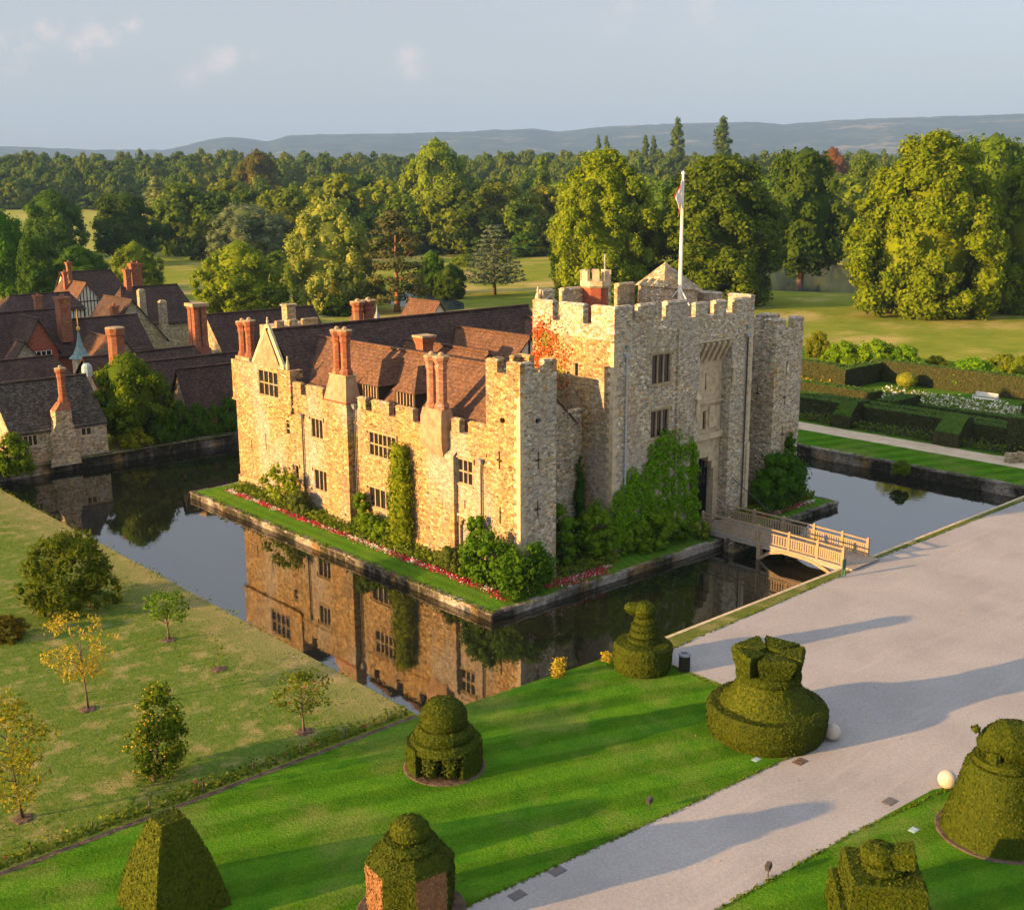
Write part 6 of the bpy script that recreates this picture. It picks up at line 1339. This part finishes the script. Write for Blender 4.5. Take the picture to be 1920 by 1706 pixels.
# ---- planting against the castle
def plant(name, label, C, Rd, per, lsz, leaves, tint, seed, cat='shrub', accent=None, acc=.05, core=.7, flat=1, group=None, jit=.6):
    C, Rd = np.array(C, float), np.array(Rd, float); loc = np.array([C[:, 0].mean(), C[:, 1].mean(), 0]); me = clumps_mesh(name, C-loc, Rd, per, lsz, [leaves]+([accent] if accent else []), seed, flat, jit, core, accent=acc if accent else None)
    o = bpy.data.objects.new(name, me); COL.objects.link(o); o.location = tuple(loc); o.color = (*tint, 1); return tag(o, label, cat, group)
def blob(c, r3, n, rc, seed, zmin=.1):
    rg = np.random.default_rng(seed); C, Rd = [], []
    for _ in range(n):
        d = sphere_dirs(1, rg)[0]; u = .55+.4*rg.random(); p = np.array(c)+d*np.array(r3)*u; p[2] = max(p[2], zmin); C.append(p); Rd.append(rc*(.7+.6*rg.random()))
    return C, Rd
C, Rd = blob((-1.3, 1.7, 1.5), (1.35, 2.2, 1.9), 90, .46, 1); C2, R2 = blob((-.2, -.75, 1.15), (2.2, 1.0, 1.7), 80, .46, 2)
plant('rhododendron', 'large dark green bush wrapped round the foot of the near corner tower', C+C2, Rd+R2, 260, .10, 'green leaves', (.55, .85, .5), 51, core=.55, jit=.75)
C, Rd = blob((-.55, 3.6, 2.6), (.3, .7, 1.7), 20, .35, 3); plant('climbing_shrub', 'pointed dark shrub climbing the wall behind the large dark bush', C, Rd, 190, .09, 'green leaves', (.55, .85, .4), 52)
C, Rd = blob((-1.25, 5.0, .75), (.75, 1.15, .75), 40, .42, 4); plant('clipped_shrub', 'low rounded dark shrub left of the large bush at the corner tower', C, Rd, 240, .06, 'hedge leaves', (1.4, 1.2, .8), 53)
C = [(-.55+.1*math.sin(i*2.1), 11.45+.45*math.sin(i*1.7)*(1-.35*z_/7), z_) for i, z_ in enumerate(np.arange(.3, 6.9, .16))]; plant('climbing_shrub', 'tall column of sunlit yellow green climber on the castle wall', C, [.84*(1-.35*(c[2]/7.2)**3) for c in C], 200, .09, 'lime leaves', (.85, 1.0, .5), 54, jit=.8)
C, Rd = blob((-.8, 13.9, .8), (.7, 1.9, 1.25), 50, .45, 5); C2, R2 = blob((-.5, 16.3, 1.4), (.4, .6, 1.5), 22, .4, 6); plant('wall_shrub', 'spreading green shrub left of the yellow green climber column', C+C2, Rd+R2, 150, .09, 'green leaves', (.85, 1.0, .5), 55)
C, Rd = blob((-1.1, 26.2, 1.7), (.9, 2.7, 1.6), 60, .42, 7); plant('flowering_shrub', 'loose light green shrub with cream flower heads at the far left wall', C, Rd, 110, .10, 'lime leaves', (.8, .95, .6), 56, accent='white petals', acc=.035, core=.45)
C, Rd = blob((-1.3, 23.3, .8), (.75, 1.05, .8), 40, .42, 8); plant('clipped_shrub', 'low rounded dark shrub below the cream flowered shrub', C, Rd, 240, .06, 'hedge leaves', (1.4, 1.2, .8), 57)
rg = np.random.default_rng(61); C, Rd = [], []
TOP = [(5.8, 1.6), (7.2, 3.2), (9.2, 4.2), (10.6, 5.4), (11.3, 4.6), (12.0, 6.2), (13.2, 7.2), (14.9, 7.3), (16.2, 6.6), (16.9, 5.9), (17.15, 4.5)]
tx_, tz_ = zip(*TOP)
for _ in range(760):
    x = rg.uniform(8.6, 17.1); zt = np.interp(x, tx_, tz_); z = zt*rg.random()**.75; C.append((x, .32-.10*rg.random()-.25*max(0, 1-z/3), z)); Rd.append(.2+.14*rg.random())
for _ in range(80):
    x = rg.uniform(9, 17); zt = np.interp(x, tx_, tz_)-.2; C.append((x, .33, zt+rg.random()*.7)); Rd.append(.16)
plant('climbing_ivy', 'great sheet of green climbing ivy covering the foot of the gatehouse', C, Rd, 420, .085, 'ivy leaves', (1.15, 1.3, .8), 61, 'plant', core=.4, jit=.8)
C, Rd = blob((11.8, -.35, 1.1), (2.6, .7, 1.6), 60, .42, 9); C2, R2 = blob((7.4, .6, 1.9), (1.6, 1.3, 2.3), 70, .36, 10); plant('shrub', 'sprawling green shrubs at the foot of the ivy beside the gatehouse', C+C2, Rd+R2, 240, .10, 'ivy leaves', (.8, .8, .7), 62, jit=.8)
C, Rd = blob((16.2, -.9, .45), (.9, .6, .5), 16, .3, 14); plant('shrub', 'small yellow green bush at the moat edge by the bridge', C, Rd, 150, .08, 'lime leaves', (.7, .85, .6), 66)
C, Rd = blob((14.6, -.7, .5), (.0+.9, .5, .6), 16, .3, 15); plant('shrub', 'small dark bush beneath the ivy near the bridge', C, Rd, 150, .08, 'green leaves', (.55, .8, .5), 67)
C = [(8.0+.12*math.sin(z_*3), 2.85, z_) for z_ in np.arange(.3, 6.4, .2)]; plant('climbing_shrub', 'narrow dark green conifer like climber in the corner by the gatehouse', C, [.42*(1-(c[2]/7)**2)+.08 for c in C], 230, .08, 'hedge leaves', (.9, 1.5, .6), 63)
C, Rd = blob((4.6, 1.3, 2.0), (1.2, 1.3, 2.2), 46, .42, 11); plant('wall_shrub', 'tall light green shrub right of the near corner tower', C, Rd, 130, .11, 'ivy leaves', (.75, .8, .6), 64)
C, Rd = blob((26.8, -.1, 1.9), (3.2, 1.0, 2.3), 110, .6, 12); C2, R2 = blob((28.5, .45, 4.4), (.4, .3, 1.1), 12, .3, 13); plant('rhododendron', 'very large dark green bush in front of the right corner tower', C+C2, Rd+R2, 120, .12, 'green leaves', (.42, .72, .5), 65)
rg = np.random.default_rng(71); pts = []
for sx, sz_, n in ((7.3, 14.2, 220), (6.6, 13.4, 230), (7.6, 12.4, 220), (6.2, 14.4, 90), (4.9, 12.9, 70), (5.2, 12.0, 60), (7.0, 11.4, 150), (6.0, 11.2, 80), (5.0, 11.0, 60)): pts.append(np.stack([np.full(n, 8.5-.03)-rg.random(n)*.12, sx+rg.normal(size=n)*.5, sz_+rg.normal(size=n)*.5], 1))
P = np.concatenate(pts); P = P[(P[:, 1] < 8.0) & (P[:, 1] > .8)]; V, F = leaf_quads(P, np.tile([-1., -.3, .3], (len(P), 1)), .085, rg, .5); M = np.where(np.sin(P[:, 1]*4)+np.sin(P[:, 2]*3.3)+rg.normal(size=len(P))*.5 > .9, 1, 0)
mb_o = bpy.data.objects.new('red_creeper', raw_mesh('red_creeper', V-np.array([8.5, 6.5, 13])[None], F, ['red creeper', 'lime leaves'], M)); COL.objects.link(mb_o); mb_o.location = (8.5, 6.5, 13); tag(mb_o, 'orange red creeper spreading over the sunlit side of the gatehouse', 'plant')
for px, py, lab in ((1048, 1268, 'clump of yellow reeds on the moat bank, taller of two'), (1137, 1240, 'clump of yellow reeds beside the bird topiary, smaller of two')):
    x, y = at(px, py); rg = np.random.default_rng(px); n = 420 if px < 1100 else 200; P = np.stack([x+rg.normal(size=n)*(.2 if px < 1100 else .12), y+rg.normal(size=n)*.13, rg.random(n)*(.95 if px < 1100 else .5)], 1); V, F = leaf_quads(P-np.array([x, y, 0]), np.tile([-.7, -.5, .1], (n, 1)), .07, rg, .6); o = bpy.data.objects.new('reed_clump', raw_mesh('reed_clump', V, F, ['yellow leaves'])); COL.objects.link(o); o.location = (x, y, 0); tag(o, lab, 'plant')
# trees left of the photo whose long shadows lie over the village
for i, (x, y, H) in enumerate(((-50, 93, 21), (-47, 106, 23), (-58, 120, 22), (-42, 124, 21), (-66, 100, 22), (-50, 140, 22), (-36, 146, 20))):
    tree('oak a' if i % 2 else 'oak b', 'tall park tree beyond the left edge of the picture, left of the village', x, y, H, 17, (.8, .95, .7), 'trees left of the village')
# ------------------------------------------------------------------ evening haze
HZ = 0.8e-4
mb = MB(); mb.box(-1500, 15500, -6000, 15500, -4, 1000); hz = mb.build('haze'); tag(hz, 'thin bluish evening haze over the park and hills', 'haze', kind='stuff')
hm = bpy.data.materials.new('haze'); hm.use_nodes = True; t = hm.node_tree; t.nodes.clear(); o = nn(t, 'ShaderNodeOutputMaterial'); v = nn(t, 'ShaderNodeVolumePrincipled'); v.inputs['Color'].default_value = (.3, .53, .96, 1); v.inputs['Density'].default_value = HZ; v.inputs['Anisotropy'].default_value = 0
t.links.new(v.outputs[0], o.inputs['Volume']); hz.data.materials.append(hm)
